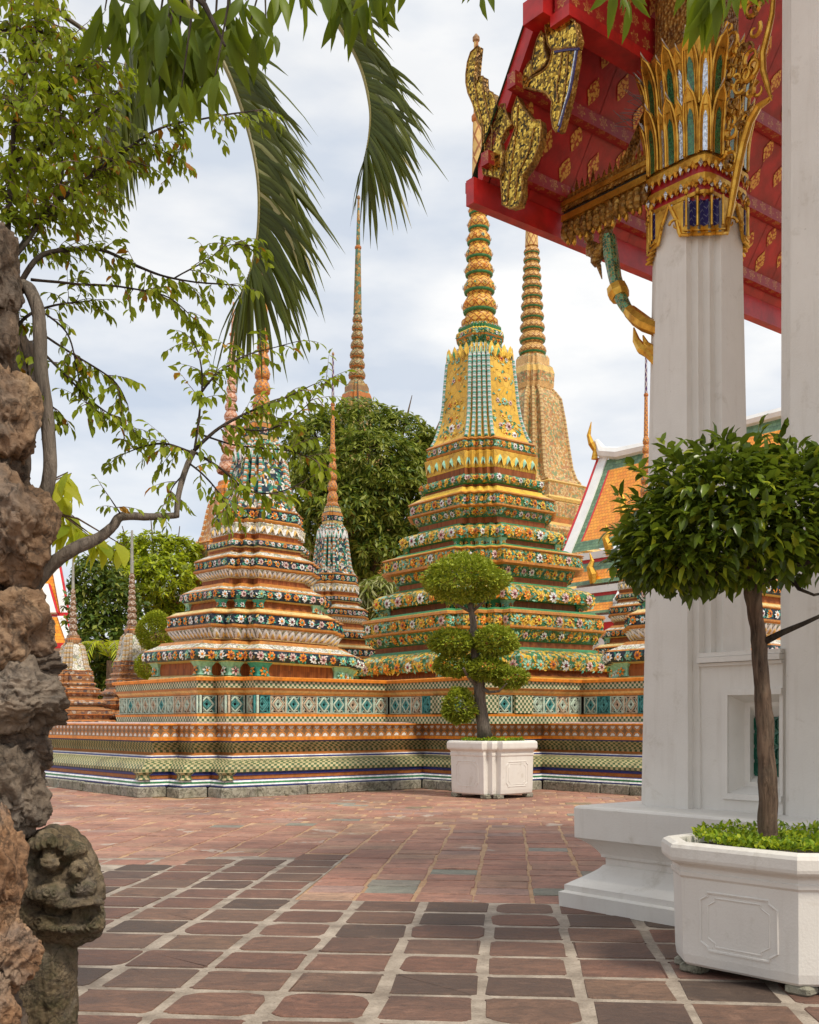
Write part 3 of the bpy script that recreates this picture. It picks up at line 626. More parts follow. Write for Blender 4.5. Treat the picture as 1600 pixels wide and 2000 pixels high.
SETS = {
 'yellow': dict(lip='g_yellow', lip2='g_green', orange='g_dkorange', brick='brick', flor='f_green', relief='f_busy', petal='f_yellow', white='f_busy', bell='f_yellow', rope='rope_teal', ring='lat_gold', ringb='g_green', col='lat_cone', fin='lat_cone', fl=[('g_orange', 'g_maroon'), ('g_white', 'g_maroon'), ('g_yellow', 'g_rust'), ('g_yellow', 'g_red'), ('g_pink', 'g_maroon'), ('g_mint', 'g_orange'), ('g_orange', 'g_yellow')], sp=['g_mint', 'g_green', 'g_yellow', 'g_yellow', 'g_teal'], pet=('g_yellow', 'g_mint')),
 'navy': dict(lip='g_cream2', lip2='g_cream2', orange='g_dkorange', brick='brick', flor='f_navy', relief='f_navy', petal='f_white', white='f_white', bell='f_bell', rope='rope_white', ring='lat_orange', ringb='g_rust', col='lat_orange', fin='lat_white', fl=[('g_orange', 'g_maroon'), ('g_white', 'g_maroon'), ('g_pink', 'g_maroon'), ('g_orange', 'g_teal'), ('g_white', 'g_orange'), ('g_mint', 'g_yellow')], sp=['g_mint', 'g_teal', 'g_white', 'g_ochre', 'g_teal'], pet=('g_white', 'g_ochre')),
 'tan': dict(lip='g_tan', lip2='g_tan', orange='g_ochre', brick='g_rust', flor='f_tan', relief='f_tan', petal='f_tan', white='f_tan', bell='f_tan', rope='rope_tan', ring='lat_tan', ringb='g_green', col='lat_cone', fin='lat_cone', fl=[], sp=[], pet=('g_tan', 'g_brown')),
 'orange': dict(lip='g_orange', lip2='g_orange', orange='g_orange', brick='g_rust', flor='f_orange', relief='f_orange', petal='f_tan', white='f_tan', bell='f_orange', rope='rope_orange', ring='lat_pink', ringb='g_pink', col='lat_pink', fin='lat_pink', fl=[], sp=[], pet=('g_tan', 'g_orange')),
 'olive': dict(lip='g_brown', lip2='g_green', orange='g_rust', brick='g_rust', flor='f_olive', relief='f_olive', petal='f_olive', white='f_olive', bell='f_olive', rope='rope_tan', ring='lat_olive', ringb='g_rust', col='f_olive', fin='f_olive', fl=[], sp=[], pet=('g_tan', 'g_brown')),
 'brown': dict(lip='g_brown', lip2='g_tan', orange='g_rust', brick='g_brown', flor='f_brown', relief='f_brown', petal='f_brown', white='f_brown', bell='f_white', rope='rope_brown', ring='lat_brown', ringb='g_brown', col='g_grey', fin='g_grey', fl=[], sp=[], pet=('g_white', 'g_brown')),
}
A_T = [('tier', [(1346, 262, 'lip'), (1334, 260, 'orange'), (1330, 244, 'brick'), (1322, 240, 'brick'), (1320, 250, 'relief'), (1311, 253, 'relief'), (1297, 251, 'relief'), (1289, 241, 'white'), (1284, 225, 'lip2'), (1279, 222, 'lip2')]),
 ('tier', [(1279, 206, 'brick'), (1268, 206, 'lip2'), (1266, 209, 'flor'), (1247, 221, 'orange'), (1245, 226, 'orange'), (1242, 226, 'orange'), (1241, 222, 'relief'), (1220, 222, 'orange'), (1219, 226, 'orange'), (1214, 224, 'lip'), (1212, 213, 'lip2'), (1208, 209, 'lip2')]),
 ('tier', [(1208, 184, 'brick'), (1194, 184, 'lip2'), (1193, 199, 'relief'), (1184, 205, 'relief'), (1173, 203, 'relief'), (1167, 195, 'white'), (1161, 173, 'lip2'), (1158, 170, 'lip2')]),
 ('tier', [(1158, 160, 'brick'), (1147, 160, 'lip2'), (1145, 163, 'flor'), (1128, 173, 'orange'), (1126, 186, 'orange'), (1122, 186, 'orange'), (1121, 183, 'relief'), (1101, 183, 'orange'), (1099, 187, 'orange'), (1096, 181, 'lip'), (1092, 166, 'lip2'), (1088, 160, 'lip2')]),
 ('tier', [(1088, 145, 'brick'), (1077, 145, 'lip2'), (1075, 152, 'relief'), (1064, 156, 'relief'), (1056, 152, 'relief'), (1051, 146, 'white'), (1046, 128, 'lip2'), (1043, 126, 'lip2')]),
 ('tier', [(1043, 120, 'brick'), (1032, 120, 'lip2'), (1030, 122, 'flor'), (1016, 132, 'orange'), (1014, 138, 'orange'), (1011, 138, 'orange'), (1010, 134, 'flor'), (992, 134, 'orange'), (990, 138, 'orange'), (986, 132, 'lip'), (978, 118, 'lip'), (974, 116, 'lip')]),
 ('tier', [(974, 108, 'brick'), (968, 108, 'lip2'), (966, 113, 'flor'), (958, 118, 'flor'), (951, 113, 'lip2'), (949, 108, 'lip2')]),
 ('lotus_tier', [(949, 104, 'brick'), (936, 104, 'lip'), (934, 105, 'petal'), (906, 108, 'petal'), (903, 102, 'petal')]),
 ('tier', [(903, 104, 'orange'), (899, 106, 'orange'), (898, 103, 'flor'), (884, 103, 'orange'), (882, 106, 'orange'), (878, 101, 'orange'), (876, 96, 'orange')]),
 ('bell', [(876, 95, 'bell'), (866, 89, 'bell'), (850, 83, 'bell'), (830, 77, 'bell'), (800, 72, 'bell'), (754, 68, 'bell'), (716, 64, 'bell'), (700, 58, 'bell'), (692, 50, 'bell'), (686, 41, 'bell')]),
 ('harmika', [(686, 38, 'lip2'), (679, 38, 'flor'), (668, 44, 'orange'), (665, 46, 'flor'), (655, 45, 'lip'), (651, 40, 'lip2'), (646, 42, 'flor'), (640, 36, 'lip')])]
C_T = [('tier', [(1336, 196, 'lip'), (1330, 194, 'lip'), (1327, 184, 'brick'), (1305, 184, 'lip'), (1302, 199, 'flor'), (1292, 206, 'flor'), (1282, 204, 'orange'), (1279, 200, 'white'), (1270, 182, 'orange'), (1264, 176, 'orange')]),
 ('tier', [(1264, 150, 'brick'), (1260, 150, 'lip'), (1258, 150, 'petal'), (1240, 162, 'orange'), (1237, 165, 'orange'), (1234, 165, 'orange'), (1233, 161, 'flor'), (1215, 161, 'orange'), (1213, 164, 'orange'), (1210, 158, 'lip'), (1204, 148, 'lip')]),
 ('tier', [(1204, 132, 'orange'), (1199, 128, 'brick'), (1187, 124, 'lip'), (1185, 135, 'flor'), (1176, 140, 'flor'), (1168, 138, 'orange'), (1165, 134, 'white'), (1160, 124, 'orange'), (1153, 116, 'orange')]),
 ('tier', [(1153, 102, 'brick'), (1142, 101, 'lip'), (1140, 102, 'petal'), (1127, 113, 'orange'), (1125, 116, 'orange'), (1122, 116, 'orange'), (1121, 113, 'flor'), (1106, 113, 'orange'), (1104, 116, 'orange'), (1100, 110, 'white'), (1092, 94, 'orange'), (1089, 92, 'orange')]),
 ('tier', [(1089, 90, 'brick'), (1083, 90, 'lip'), (1081, 94, 'flor'), (1075, 97, 'flor'), (1070, 94, 'orange'), (1065, 86, 'orange')]),
 ('lotus_tier', [(1065, 84, 'brick'), (1058, 84, 'orange'), (1056, 86, 'petal'), (1037, 88, 'petal'), (1034, 82, 'petal')]),
 ('tier', [(1034, 84, 'orange'), (1030, 86, 'orange'), (1027, 83, 'flor'), (1010, 83, 'orange'), (1008, 85, 'orange'), (1004, 76, 'orange')]),
 ('bell', [(1004, 74, 'bell'), (996, 67, 'bell'), (980, 61, 'bell'), (950, 56, 'bell'), (910, 50, 'bell'), (880, 44, 'bell'), (870, 36, 'bell'), (864, 30, 'bell')]),
 ('harmika', [(864, 31, 'lip'), (857, 34, 'flor'), (842, 35, 'orange'), (833, 32, 'flor'), (829, 27, 'lip'), (820, 27, 'flor'), (815, 24, 'lip')])]
def chedi(name, label, px, Y, tiers, setname, spire, n=3, cf=.42, ymap=(1, 0), kmap=1.0, tilt=0.0, detail=True, extra_base=None, X=None):
    S = SETS[setname]; s = Y / F; X = (px - CX) / F * Y if X is None else X
    zof = lambda y: EYE + (HY - y) * s
    ym = lambda y: ymap[0] * y + ymap[1]
    z0 = zof(ym(tiers[0][1][0][0])); root = thing(name, Vector((X, Y, z0)), label, 'stupa'); fx = Vector((X, Y, 0))
    def P3(x, y, z):
        a, b = spin(x, y, AX); return Vector((X + a, Y + b, z))
    fdir = 0.0
    for tn, rg in tiers:
        mb = MB(); orn = mb; RG = [(zof(ym(y)), hw * kmap * s / 1.115, S[r_], r_) for y, hw, r_ in rg]
        c = cf * RG[0][1]; nn = n
        rings = [[P3(x, y, z) for x, y in plan(H, cf * H if tn in ('bell', 'harmika') else c, n)] for z, H, _, _ in RG]
        mb.rings(rings, None, mats=[q[2] for q in RG[:-1]]); mb.poly(rings[-1], RG[-1][2]); mb.poly(list(reversed(rings[0])), RG[0][2])
        if tn in ('bell',):
            k = len(rings[0]); per = k // 4
            for q in range(4):
                for i in range(0, per, 2):
                    rp = MB(); rp.tube([r_[q * per + i] for r_ in rings], [.052 * s / .0145 * (1.0 if detail else .9)] * len(rings), S['rope'], 6, smooth=True); rp.build('bell_rib', root)
            if detail:
                for q in range(4):
                    a_, b_ = q * per + per - 1, ((q + 1) * per) % k
                    for row in range(1, len(rings) - 1):
                        p0, p1 = rings[row][a_], rings[row][b_]; t_ = (p1 - p0).normalized(); nrm = Vector((t_.y, -t_.x, .12)).normalized(); L_ = (p1 - p0).length
                        pts = ((.5, 1.0), (.28, .65), (.72, .65)) if row % 2 == 0 else ((.38, .7), (.62, .7))
                        for f_, sc_ in pts:
                            fl = rng.choice(S['fl']); flower(orn, p0.lerp(p1, f_), nrm, t_, L_ * .11 * sc_, *fl)
                        for _ in range(14 if setname == 'yellow' else 14):
                            r1 = rings[row + 1]; f_ = rng.uniform(.08, .92); g_ = rng.random()
                            sprig(orn, p0.lerp(p1, f_).lerp(r1[a_].lerp(r1[b_], f_), g_) + nrm * .01, nrm, t_, L_ * .07, rng.choice(S['sp']))
                # garland of drop leaves round the shoulder
                for q, (e0) in enumerate(range(k)):
                    p0, p1 = rings[-4][e0], rings[-4][(e0 + 1) % k]; t_ = (p1 - p0); L_ = t_.length; t_.normalize(); nrm = Vector((t_.y, -t_.x, .1)).normalized(); m_ = max(1, round(L_ / (.26 * s / .0145)))
                    for i in range(m_): petal(orn, p0 + t_ * (L_ * (i + .5) / m_) + nrm * .015, nrm, t_, min(L_, .26 * s / .0145) * .9, .42 * s / .0145, S['pet'][0], S['sp'][i % len(S['sp'])])
        if detail and tn != 'bell':
            i = 0
            while i < len(RG) - 1:
                role = RG[i][3]
                if role in ('flor', 'relief', 'petal'):
                    j = i
                    while j < len(RG) - 1 and RG[j][3] == role: j += 1
                    za, zb = RG[i][0], RG[j][0]; h = zb - za; K = len(rings[0])
                    mid = (i + j) // 2 if j - i > 1 else None
                    for e in range(K):
                        e2 = (e + 1) % K
                        if mid: p0, p1 = rings[mid][e].copy(), rings[mid][e2].copy()
                        else: p0, p1 = rings[i][e].lerp(rings[j][e], .5), rings[i][e2].lerp(rings[j][e2], .5)
                        t_ = p1 - p0; L_ = t_.length
                        if L_ < .05: continue
                        t_.normalize(); nrm = Vector((t_.y, -t_.x, 0)); slope = (RG[j][1] - RG[i][1]) / h
                        nrm = (nrm + Vector((0, 0, -slope * .8 if not mid else 0))).normalized()
                        if role == 'petal':
                            b0, b1 = rings[i][e], rings[i][e2]; m_ = max(1, round(L_ / (h * .80)))
                            for q in range(m_):
                                lo = b0.lerp(b1, (q + .5) / m_); hi = rings[j][e].lerp(rings[j][e2], (q + .5) / m_); petal(orn, lo + nrm * .014, Vector((nrm.x, nrm.y, 0)), t_, L_ / m_ * .97, (hi - lo).length, *S['pet'], up=(hi - lo).normalized())
                        else:
                            r_ = min(.44 * h, .16); sp_ = r_ * (2.65 if role == 'flor' else 2.9); m_ = max(1, round(L_ / sp_))
                            if L_ < r_ * 1.2: m_ = 0
                            for q in range(m_):
                                fl = S['fl'][(q + e) % len(S['fl'])] if rng.random() < .5 else rng.choice(S['fl'])
                                c_ = p0 + t_ * (L_ * (q + .5) / m_) + Vector((0, 0, rng.uniform(-.04, .04) * h)); flower(orn, c_ + nrm * .006, nrm, t_, min(r_, L_ * .5) * rng.uniform(.85, 1.05), *fl)
                            for q in range(int(L_ / (r_ * .42)) if role == 'flor' else int(L_ / (r_ * .32))):
                                c_ = p0 + t_ * rng.uniform(0, L_) + Vector((0, 0, rng.uniform(-.36, .36) * h)) + nrm * (.012 - (abs(0) if not mid else .02)); sprig(orn, c_, nrm, t_, r_ * rng.uniform(.4, .7), rng.choice(S['sp']))
                    i = j
                elif role == 'brick' and i + 1 < len(RG) and len(rg) > 7 and rg[i + 2][2] in ('flor', 'relief') and len([1 for q in rg if q[2] in ('orange',)]) < 5:
                    # flared feet at the outer corners carrying the floral band
                    K = len(rings[0]); per = K // 4; h = RG[i + 1][0] - RG[i][0]; za = RG[i][0]; zt = RG[i + 2][0] + h * .35
                    for e in range(K):
                        if (e % per) % 2: continue
                        p_ = rings[i][e]; pv_, nx_ = rings[i][e - 1], rings[i][(e + 1) % K]; d1, d2 = (pv_ - p_).normalized(), (nx_ - p_).normalized(); cc = p_ + (d1 + d2) * (h * .35)
                        rr = []
                        for z, hh in ((za, .62), (za + h * .25, .52), (za + h * .7, .55), (zt, 1.0)): rr.append([Vector((cc.x, cc.y, z)) + (d1 * a_ + d2 * b_) * (h * hh) for a_, b_ in ((-1, -1), (-1, 1), (1, 1), (1, -1))])
                        orn.rings(rr, rng.choice(S['sp'][:2]), cap=True)
                        for dn, dt in ((-d1, d2), (-d2, d1)):
                            flower(orn, cc + dn * (h * .62) + Vector((0, 0, za + h * .35 - cc.z)), (dn + Vector((0, 0, .15))).normalized(), dt, h * .42, *rng.choice(S['fl']), k=6)
                    i += 1
                else: i += 1
        mb.build(tn, root)
    # spire: (kind, y_bottom, y_top, r_bottom, r_top)
    for kd, yb, yt, rb, rt in spire:
        mb = MB(); zb, zt = zof(yb), zof(yt); rb, rt = rb * s, rt * s; h = zt - zb; cb = (X, Y, 0)
        if kd == 'bulb':
            mb.lathe([(zb, rb * .80), (zb + h * .05, rb * .93), (zb + h * .12, rb * .96)], cb, S['ringb'], 18, cap=False); mb.lathe([(zb + h * .12, rb * .93), (zb + h * .3, rb), (zb + h * .5, rb * .95), (zb + h * .72, rb * .8), (zb + h * .9, rb * .64), (zt, rt * .80)], cb, S['ring'], 18, cap=False)
            if detail:
                for q in range(10):
                    a = q * .6283; d = Vector((math.cos(a), math.sin(a), 0)); flower(mb, Vector((X, Y, zb + h * .38)) + d * (rb * .98), d, Vector((-d.y, d.x, 0)), rb * .16, rng.choice(['g_mint', 'g_orange', 'g_yellow', 'g_ochre']), rng.choice(['g_teal', 'g_maroon', 'g_orange']), 6)
            mb.build('spire_ring', root)
        elif kd == 'lotus':
            mb.lathe([(zb, rb * .92), (zb + h * .2, rb), (zb + h * .45, rb), (zb + h * .55, rb * .88), (zb + h * .75, rb * .8), (zt, rt)], cb, S['ring'], 20, cap=False); mb.build('lotus_base', root)
        elif kd in ('column', 'finial'):
            mb.lathe([(zb, rb), (zb + h * .35, rb * .65 + rt * .35), (zt, rt)], cb, S['col'] if kd == 'column' else S['fin'], 14); mb.build(kd, root)
        elif kd == 'collar':
            mb.lathe([(zb, rt), (zb + h * .3, rb), (zb + h * .7, rb), (zt, rt)], cb, 'g_rust', 14); mb.build('collar', root)
        elif kd == 'ball':
            mb.lathe([(zb, rt * .5), (zb + h * .25, rb), (zb + h * .6, rb), (zt, rt * .3)], cb, 'g_brown', 12); mb.build('finial_ball', root)
    if extra_base:
        mb = MB(); r0 = []
        for z, H in extra_base: r0.append([P3(x, y, z) for x, y in plan(H, cf * H, n)])
        mb.rings(r0, S['flor'], cap=True); mb.build('plinth', root)
    root.rotation_euler = (0, tilt, 0)
    return root
def bulbs(yb, yt, rb, rt, n, ratio=.94):
    ws = [ratio ** i for i in range(n)]; tot = sum(ws); y = yb; o = []
    for i in range(n):
        h = (yb - yt) * ws[i] / tot; r0 = rb + (rt - rb) * (yb - y) / (yb - yt); r1 = rb + (rt - rb) * (yb - y + h) / (yb - yt); o.append(('bulb', y, y - h, r0, r1)); y -= h
    return o
SP_A = [('lotus', 640, 614, 36, 26), ('bulb', 614, 574, 34, 31), ('bulb', 575, 540, 31.5, 28), ('bulb', 541, 508, 28.5, 27), ('bulb', 509, 477, 26.5, 24), ('bulb', 478, 450, 24, 21.5), ('bulb', 451, 420, 21.5, 19.5), ('bulb', 421, 396, 19.5, 18), ('bulb', 397, 369, 18, 16), ('bulb', 370, 346, 16, 13), ('column', 346, 240, 11.5, 8.5), ('collar', 240, 222, 11, 7), ('finial', 222, 82, 7, 4.5), ('ball', 84, 66, 7, 5)]
chedi('chedi', 'tallest chedi, yellow bell above mint and orange flowered tiers', 946, 31.8, A_T, 'yellow', SP_A, 5, .42, tilt=-.0125)
SP_C = [('lotus', 815, 800, 22, 18)] + bulbs(801, 640, 18.5, 9.5, 6) + [('column', 640, 534, 7.5, 5.5), ('collar', 536, 526, 7.5, 5), ('finial', 527, 395, 4.8, 3), ('ball', 397, 385, 4.2, 3)]
chC = chedi('chedi', 'dark navy chedi with white flowers on the near corner of the terrace', 497, 26.8, C_T, 'navy', SP_C, 3, .42, tilt=.026)
def place(o, px, Y, sc, label, tilt, X=None):
    z = o.location.z; o.location = (((px - CX) / F * Y) if X is None else X, Y, z); o.scale = sc; o.rotation_euler = (0, tilt, 0); o['label'] = label
    return o
place(copy_tree(chC), 648, 38.0, (.83, .83, 1), 'slim white and navy chedi in front of the big mango tree', 0.004)
place(copy_tree(chC), 1400, 25.5, (1, 1, 1), 'flowered navy chedi half hidden behind the white porch pillar', 0)
place(copy_tree(chC), 1262, 36.9, (.83, .83, 1), 'slender chedi whose spire rises beside the white pillar shaft', 0)
sB = [('lotus', 735, 718, 33, 27)] + bulbs(719, 482, 29, 15, 12, .955) + [('column', 482, 380, 13, 9), ('collar', 382, 372, 12, 8), ('finial', 374, 190, 8, 4), ('ball', 192, 178, 6, 4)]
chedi('chedi', 'tan gold chedi behind the yellow one with many ringed spire', 1046, 62, C_T, 'tan', [(k, a + (-24 if 0 else 0), b, c, d) for k, a, b, c, d in sB], 3, .42, (1.357, 955 - 1004 * 1.357), 1.2, -.008, False, [(0, 12), (1.0, 11.8), (2.0, 10.6)])
sD = [('lotus', 925, 905, 26, 20)] + bulbs(906, 735, 19, 8.5, 9, .95) + [('column', 735, 655, 8, 5), ('collar', 657, 650, 7, 4.5), ('finial', 651, 590, 4, 1.5)]
chedi('chedi', 'orange chedi with pinkish spire partly behind the navy one', 441, 47.5, C_T, 'orange', sD, 3, .42, (.66, 1065 - 1004 * .66), .80, .022, False, [(0, 5.4), (.8, 5.3), (2.6, 4.6)])
sF = [('lotus', 800, 782, 24, 19)] + bulbs(784, 614, 20, 9, 9, .955) + [('column', 614, 486, 8.2, 5.2), ('collar', 488, 480, 6.5, 4.5), ('finial', 481, 388, 4.2, 2), ('ball', 390, 381, 3.5, 2)]
chedi('chedi', 'olive spired chedi rising from behind the big mango tree crown', 692, 78, C_T, 'olive', sF, 3, .42, (1.1, 960 - 1004 * 1.1), .85, .009, False, [(0, 8.2), (1.0, 8.0), (3.0, 7.6)])
sG = [('lotus', 1242, 1235, 13, 11)] + bulbs(1236, 1120, 11, 5, 10, .96) + [('column', 1120, 1060, 3.4, 2.6), ('finial', 1060, 1036, 2.6, 2.2)]
chedi('chedi', 'small brown chedi with grey needle tip beside the round clipped bush', 258, 32.5, C_T, 'brown', sG, 3, .42, (.37, 1292 - 1004 * .37), .42, 0, False)
sH = [('lotus', 1264, 1258, 12, 10)] + bulbs(1259, 1150, 10, 4, 9, .96) + [('column', 1150, 1100, 3, 2.2), ('finial', 1101, 1080, 2.2, 1.4)]
chedi('chedi', 'small brown chedi next to the rockwork before the white roofed hall', 143, 31, C_T, 'brown', sH, 3, .42, (.37, 1310 - 1004 * .37), .44, 0, False)

# ================================================================ porch of the hall (front right)
WO = Vector((2.0, 8.75))
def W(u, t, z=0.0): return Vector((WO.x + TU.x * u - TV.x * t, WO.y + TU.y * u - TV.y * t, z))
def PU(px, py, u):           # where the sight line of a photo point meets the vertical plane u = const
    k = (px - CX) / F; t = (k * (WO.y + TU.y * u) - (WO.x + TU.x * u)) / (-TV.x + k * TV.y); p = W(u, t); return t, EYE + (HY - py) / F * p.y
WROT = Matrix((TU, -TV, Vector((0, 0, 1)))).transposed()      # local x = u, y = t (left handed, only for boxes)
def wbox(mb, u0, u1, t0, t1, z0, z1, mat):
    q = [W(u, t, z) for u in (u0, u1) for t in (t0, t1) for z in (z0, z1)]
    for f in [(0, 2, 3, 1), (4, 5, 7, 6), (0, 1, 5, 4), (2, 6, 7, 3), (0, 4, 6, 2), (1, 3, 7, 5)]:
        w_ = (q[f[1]] - q[f[0]]).length; h_ = (q[f[2]] - q[f[1]]).length
        mb.poly([q[i] for i in f], mat, [(0, 0), (w_, 0), (w_, h_), (0, h_)])
porch = thing('temple_porch', W(.3, .2, 0), 'white pillared temple porch with red eaves and gold carving', 'temple')
mb = MB(); rr = []
prof = [(0, .60), (.118, .605), (.126, .585), (.132, .57), (.178, .57), (.186, .555), (.20, .535), (.235, .48), (.275, .42), (.31, .375), (.34, .35), (.345, .335), (.40, .335), (.405, .36), (.43, .365), (.46, .385), (.50, .42), (.535, .465), (.555, .50), (.562, .512), (.80, .515), (.815, .505), (.822, .49)]
for z, d in prof: rr.append([W(u, t, z) for u, t in ((-d, -d + .10), (-d, 6.0), (4.2, 6.0), (4.2, -d + .10))])
mb.rings(rr, 'plaster', cap=True); mb.build('base', porch)
def pplan(cu, ct, H, c, n, z): return [W(cu + x, ct + y, z) for x, y in plan(H, c, n)]
def pillar(cu, ct, zs, H0, H1):
    mb = MB(); rg = [pplan(cu, ct, H0 + (H1 - H0) * (z - zs[0]) / (zs[-1] - zs[0]), .19, 4, z) for z in zs]; rg = [list(reversed(r_)) for r_ in rg]
    mb.rings(rg, 'plaster', cap=True); return mb.build('pillar', porch)
p1 = pillar(.3, .185, [.81, 2.0, 3.5, 4.6, 5.60], .40, .33)
p2 = pillar(.3, 1.50, [.81, 2.5, 5, 8.5], .415, .40)
# low wall with a splayed vent
ww = MB(); uw = -.01; t0 = .44; t1 = 1.16
ta, za = PU(1424, 1358, uw); tb, zb = PU(1424, 1549, uw); ti, zi1 = PU(1474, 1400, uw + .2); _, zi0 = PU(1474, 1515, uw + .2)
ta2 = t1 - .03; ti2 = t1 - .10
wbox(ww, uw, uw + .3, t0, ta, .822, 1.93, 'plaster'); wbox(ww, uw, uw + .3, ta, t1, za, 1.93, 'plaster'); wbox(ww, uw, uw + .3, ta, t1, .822, zb, 'plaster'); wbox(ww, uw, uw + .3, ta2, t1, zb, za, 'plaster')
ww.build('low_wall', porch)
wf = MB(); o = [W(uw - .002, ta + .0, zb), W(uw - .002, ta2, zb), W(uw - .002, ta2, za), W(uw - .002, ta, za)]; i_ = [W(uw + .2, ti, zi0), W(uw + .2, ti2, zi0), W(uw + .2, ti2, zi1), W(uw + .2, ti, zi1)]
m1 = [a.lerp(b, .62) + Vector((-.012, -.010, 0)) * 0 for a, b in zip(o, i_)]
m1 = [W(uw + .12, ta + .055, zb + .055), W(uw + .12, ta2 - .03, zb + .055), W(uw + .12, ta2 - .03, za - .055), W(uw + .12, ta + .055, za - .055)]
m2 = [W(uw + .125, ta + .10, zb + .085), W(uw + .125, ta2 - .05, zb + .085), W(uw + .125, ta2 - .05, za - .085), W(uw + .125, ta + .10, za - .085)]
wf.rings([o, m1, m2, i_], 'plaster')
tf_, zf_ = ta - .05, za + .045
for a, b, c_, d in ((ta - .05, t1, za, za + .045), (ta - .05, t1, zb - .045, zb), (ta - .05, ta, zb, za)): wbox(wf, uw - .022, uw - .003, a, b, c_, d, 'plaster')
wf.build('window_frame', porch)
vg = MB(); MATFN['vent_green'] = solid((.015, .11, .07), .25, .2, 30, var=.4); wbox(vg, uw + .20, uw + .22, ti - .03, ti2 + .03, zi0 - .03, zi1 + .03, 'vent_green')
for k in range(3):
    for j in range(4):
        c = W(uw + .195, ti + (ti2 - ti) * (k + .5) / 3, zi0 + (zi1 - zi0) * (j + .5) / 4); q = [(math.cos(a * .7854) * .05, math.sin(a * .7854) * .055) for a in range(9)]
        vg.tube([c + TV * -x + Vector((0, 0, y)) for x, y in q], .012, 'vent_green', 5)
vg.build('vent', porch)
sl_ = MB()
for (z0, z1, d) in ((1.93, 1.955, .02), (1.958, 2.0, .045), (2.003, 2.035, .03)): wbox(sl_, uw - d, uw + .3 + d, t0, t1, z0, z1, 'plaster')
sl_.build('sill', porch)
# capital
CU, CT = .3, .185
def sup(th, H, p=7.0):
    c, s = math.cos(th), math.sin(th); r = H / (abs(c) ** p + abs(s) ** p) ** (1 / p); nx = abs(c) ** (p - 1) * (1 if c > 0 else -1); ny = abs(s) ** (p - 1) * (1 if s > 0 else -1); l = math.hypot(nx, ny); k = .55
    nx, ny = nx / l * k + c * (1 - k), ny / l * k + s * (1 - k); l = math.hypot(nx, ny); return r * c, r * s, nx / l, ny / l
def supring(H, z, n=48): return [W(CU + sup(2 * math.pi * i / n, H)[0], CT + sup(2 * math.pi * i / n, H)[1], z) for i in range(n)][::-1]
cap = MB()
cp = [(5.60, .275, 'red_dark'), (5.64, .275, 'gold'), (5.645, .295, 'gold'), (5.675, .295, 'gold'), (5.68, .278, 'red_dark'), (5.73, .278, 'gold'), (5.735, .305, 'gold'), (5.755, .312, 'gold'), (5.80, .312, 'gold'), (5.805, .285, 'red_dark'), (5.875, .288, 'gold'), (5.88, .32, 'gold'), (5.93, .325, 'gold'), (5.97, .30, 'gold'), (6.9, .30, 'gold_carved'), (7.0, .26, 'gold_carved'), (8.1, .26, 'gold_carved')]
cap.rings([supring(h, z) for z, h, _ in cp], None, mats=[c[2] for c in cp[:-1]])
def drop(p, n, w_, h_, mat):
    t = Vector((-n.y, n.x, 0)); up = Vector((0, 0, 1))
    cap.raw([p, p - t * w_ - up * (h_ * .45), p + n * w_ - up * (h_ * .45), p + t * w_ - up * (h_ * .45), p - up * h_], [(0, 1, 2), (0, 2, 3), (4, 2, 1), (4, 3, 2)], mat, None, False)
for z, H, n_, w_, h_ in ((5.91, .318, 40, .020, .075), (5.775, .308, 40, .021, .075), (5.655, .292, 36, .016, .05), (5.84, .30, 36, .018, -.055), (5.70, .29, 36, .018, -.05)):
    for i in range(n_):
        x, y, nx, ny = sup(2 * math.pi * (i + .5) / n_, H); nn = (TU * nx - TV * ny); drop(W(CU + x, CT + y, z) + nn * .004, nn, w_, h_, 'gold' if i % 3 else 'silver')
cap_o = cap.build('capital', p1)
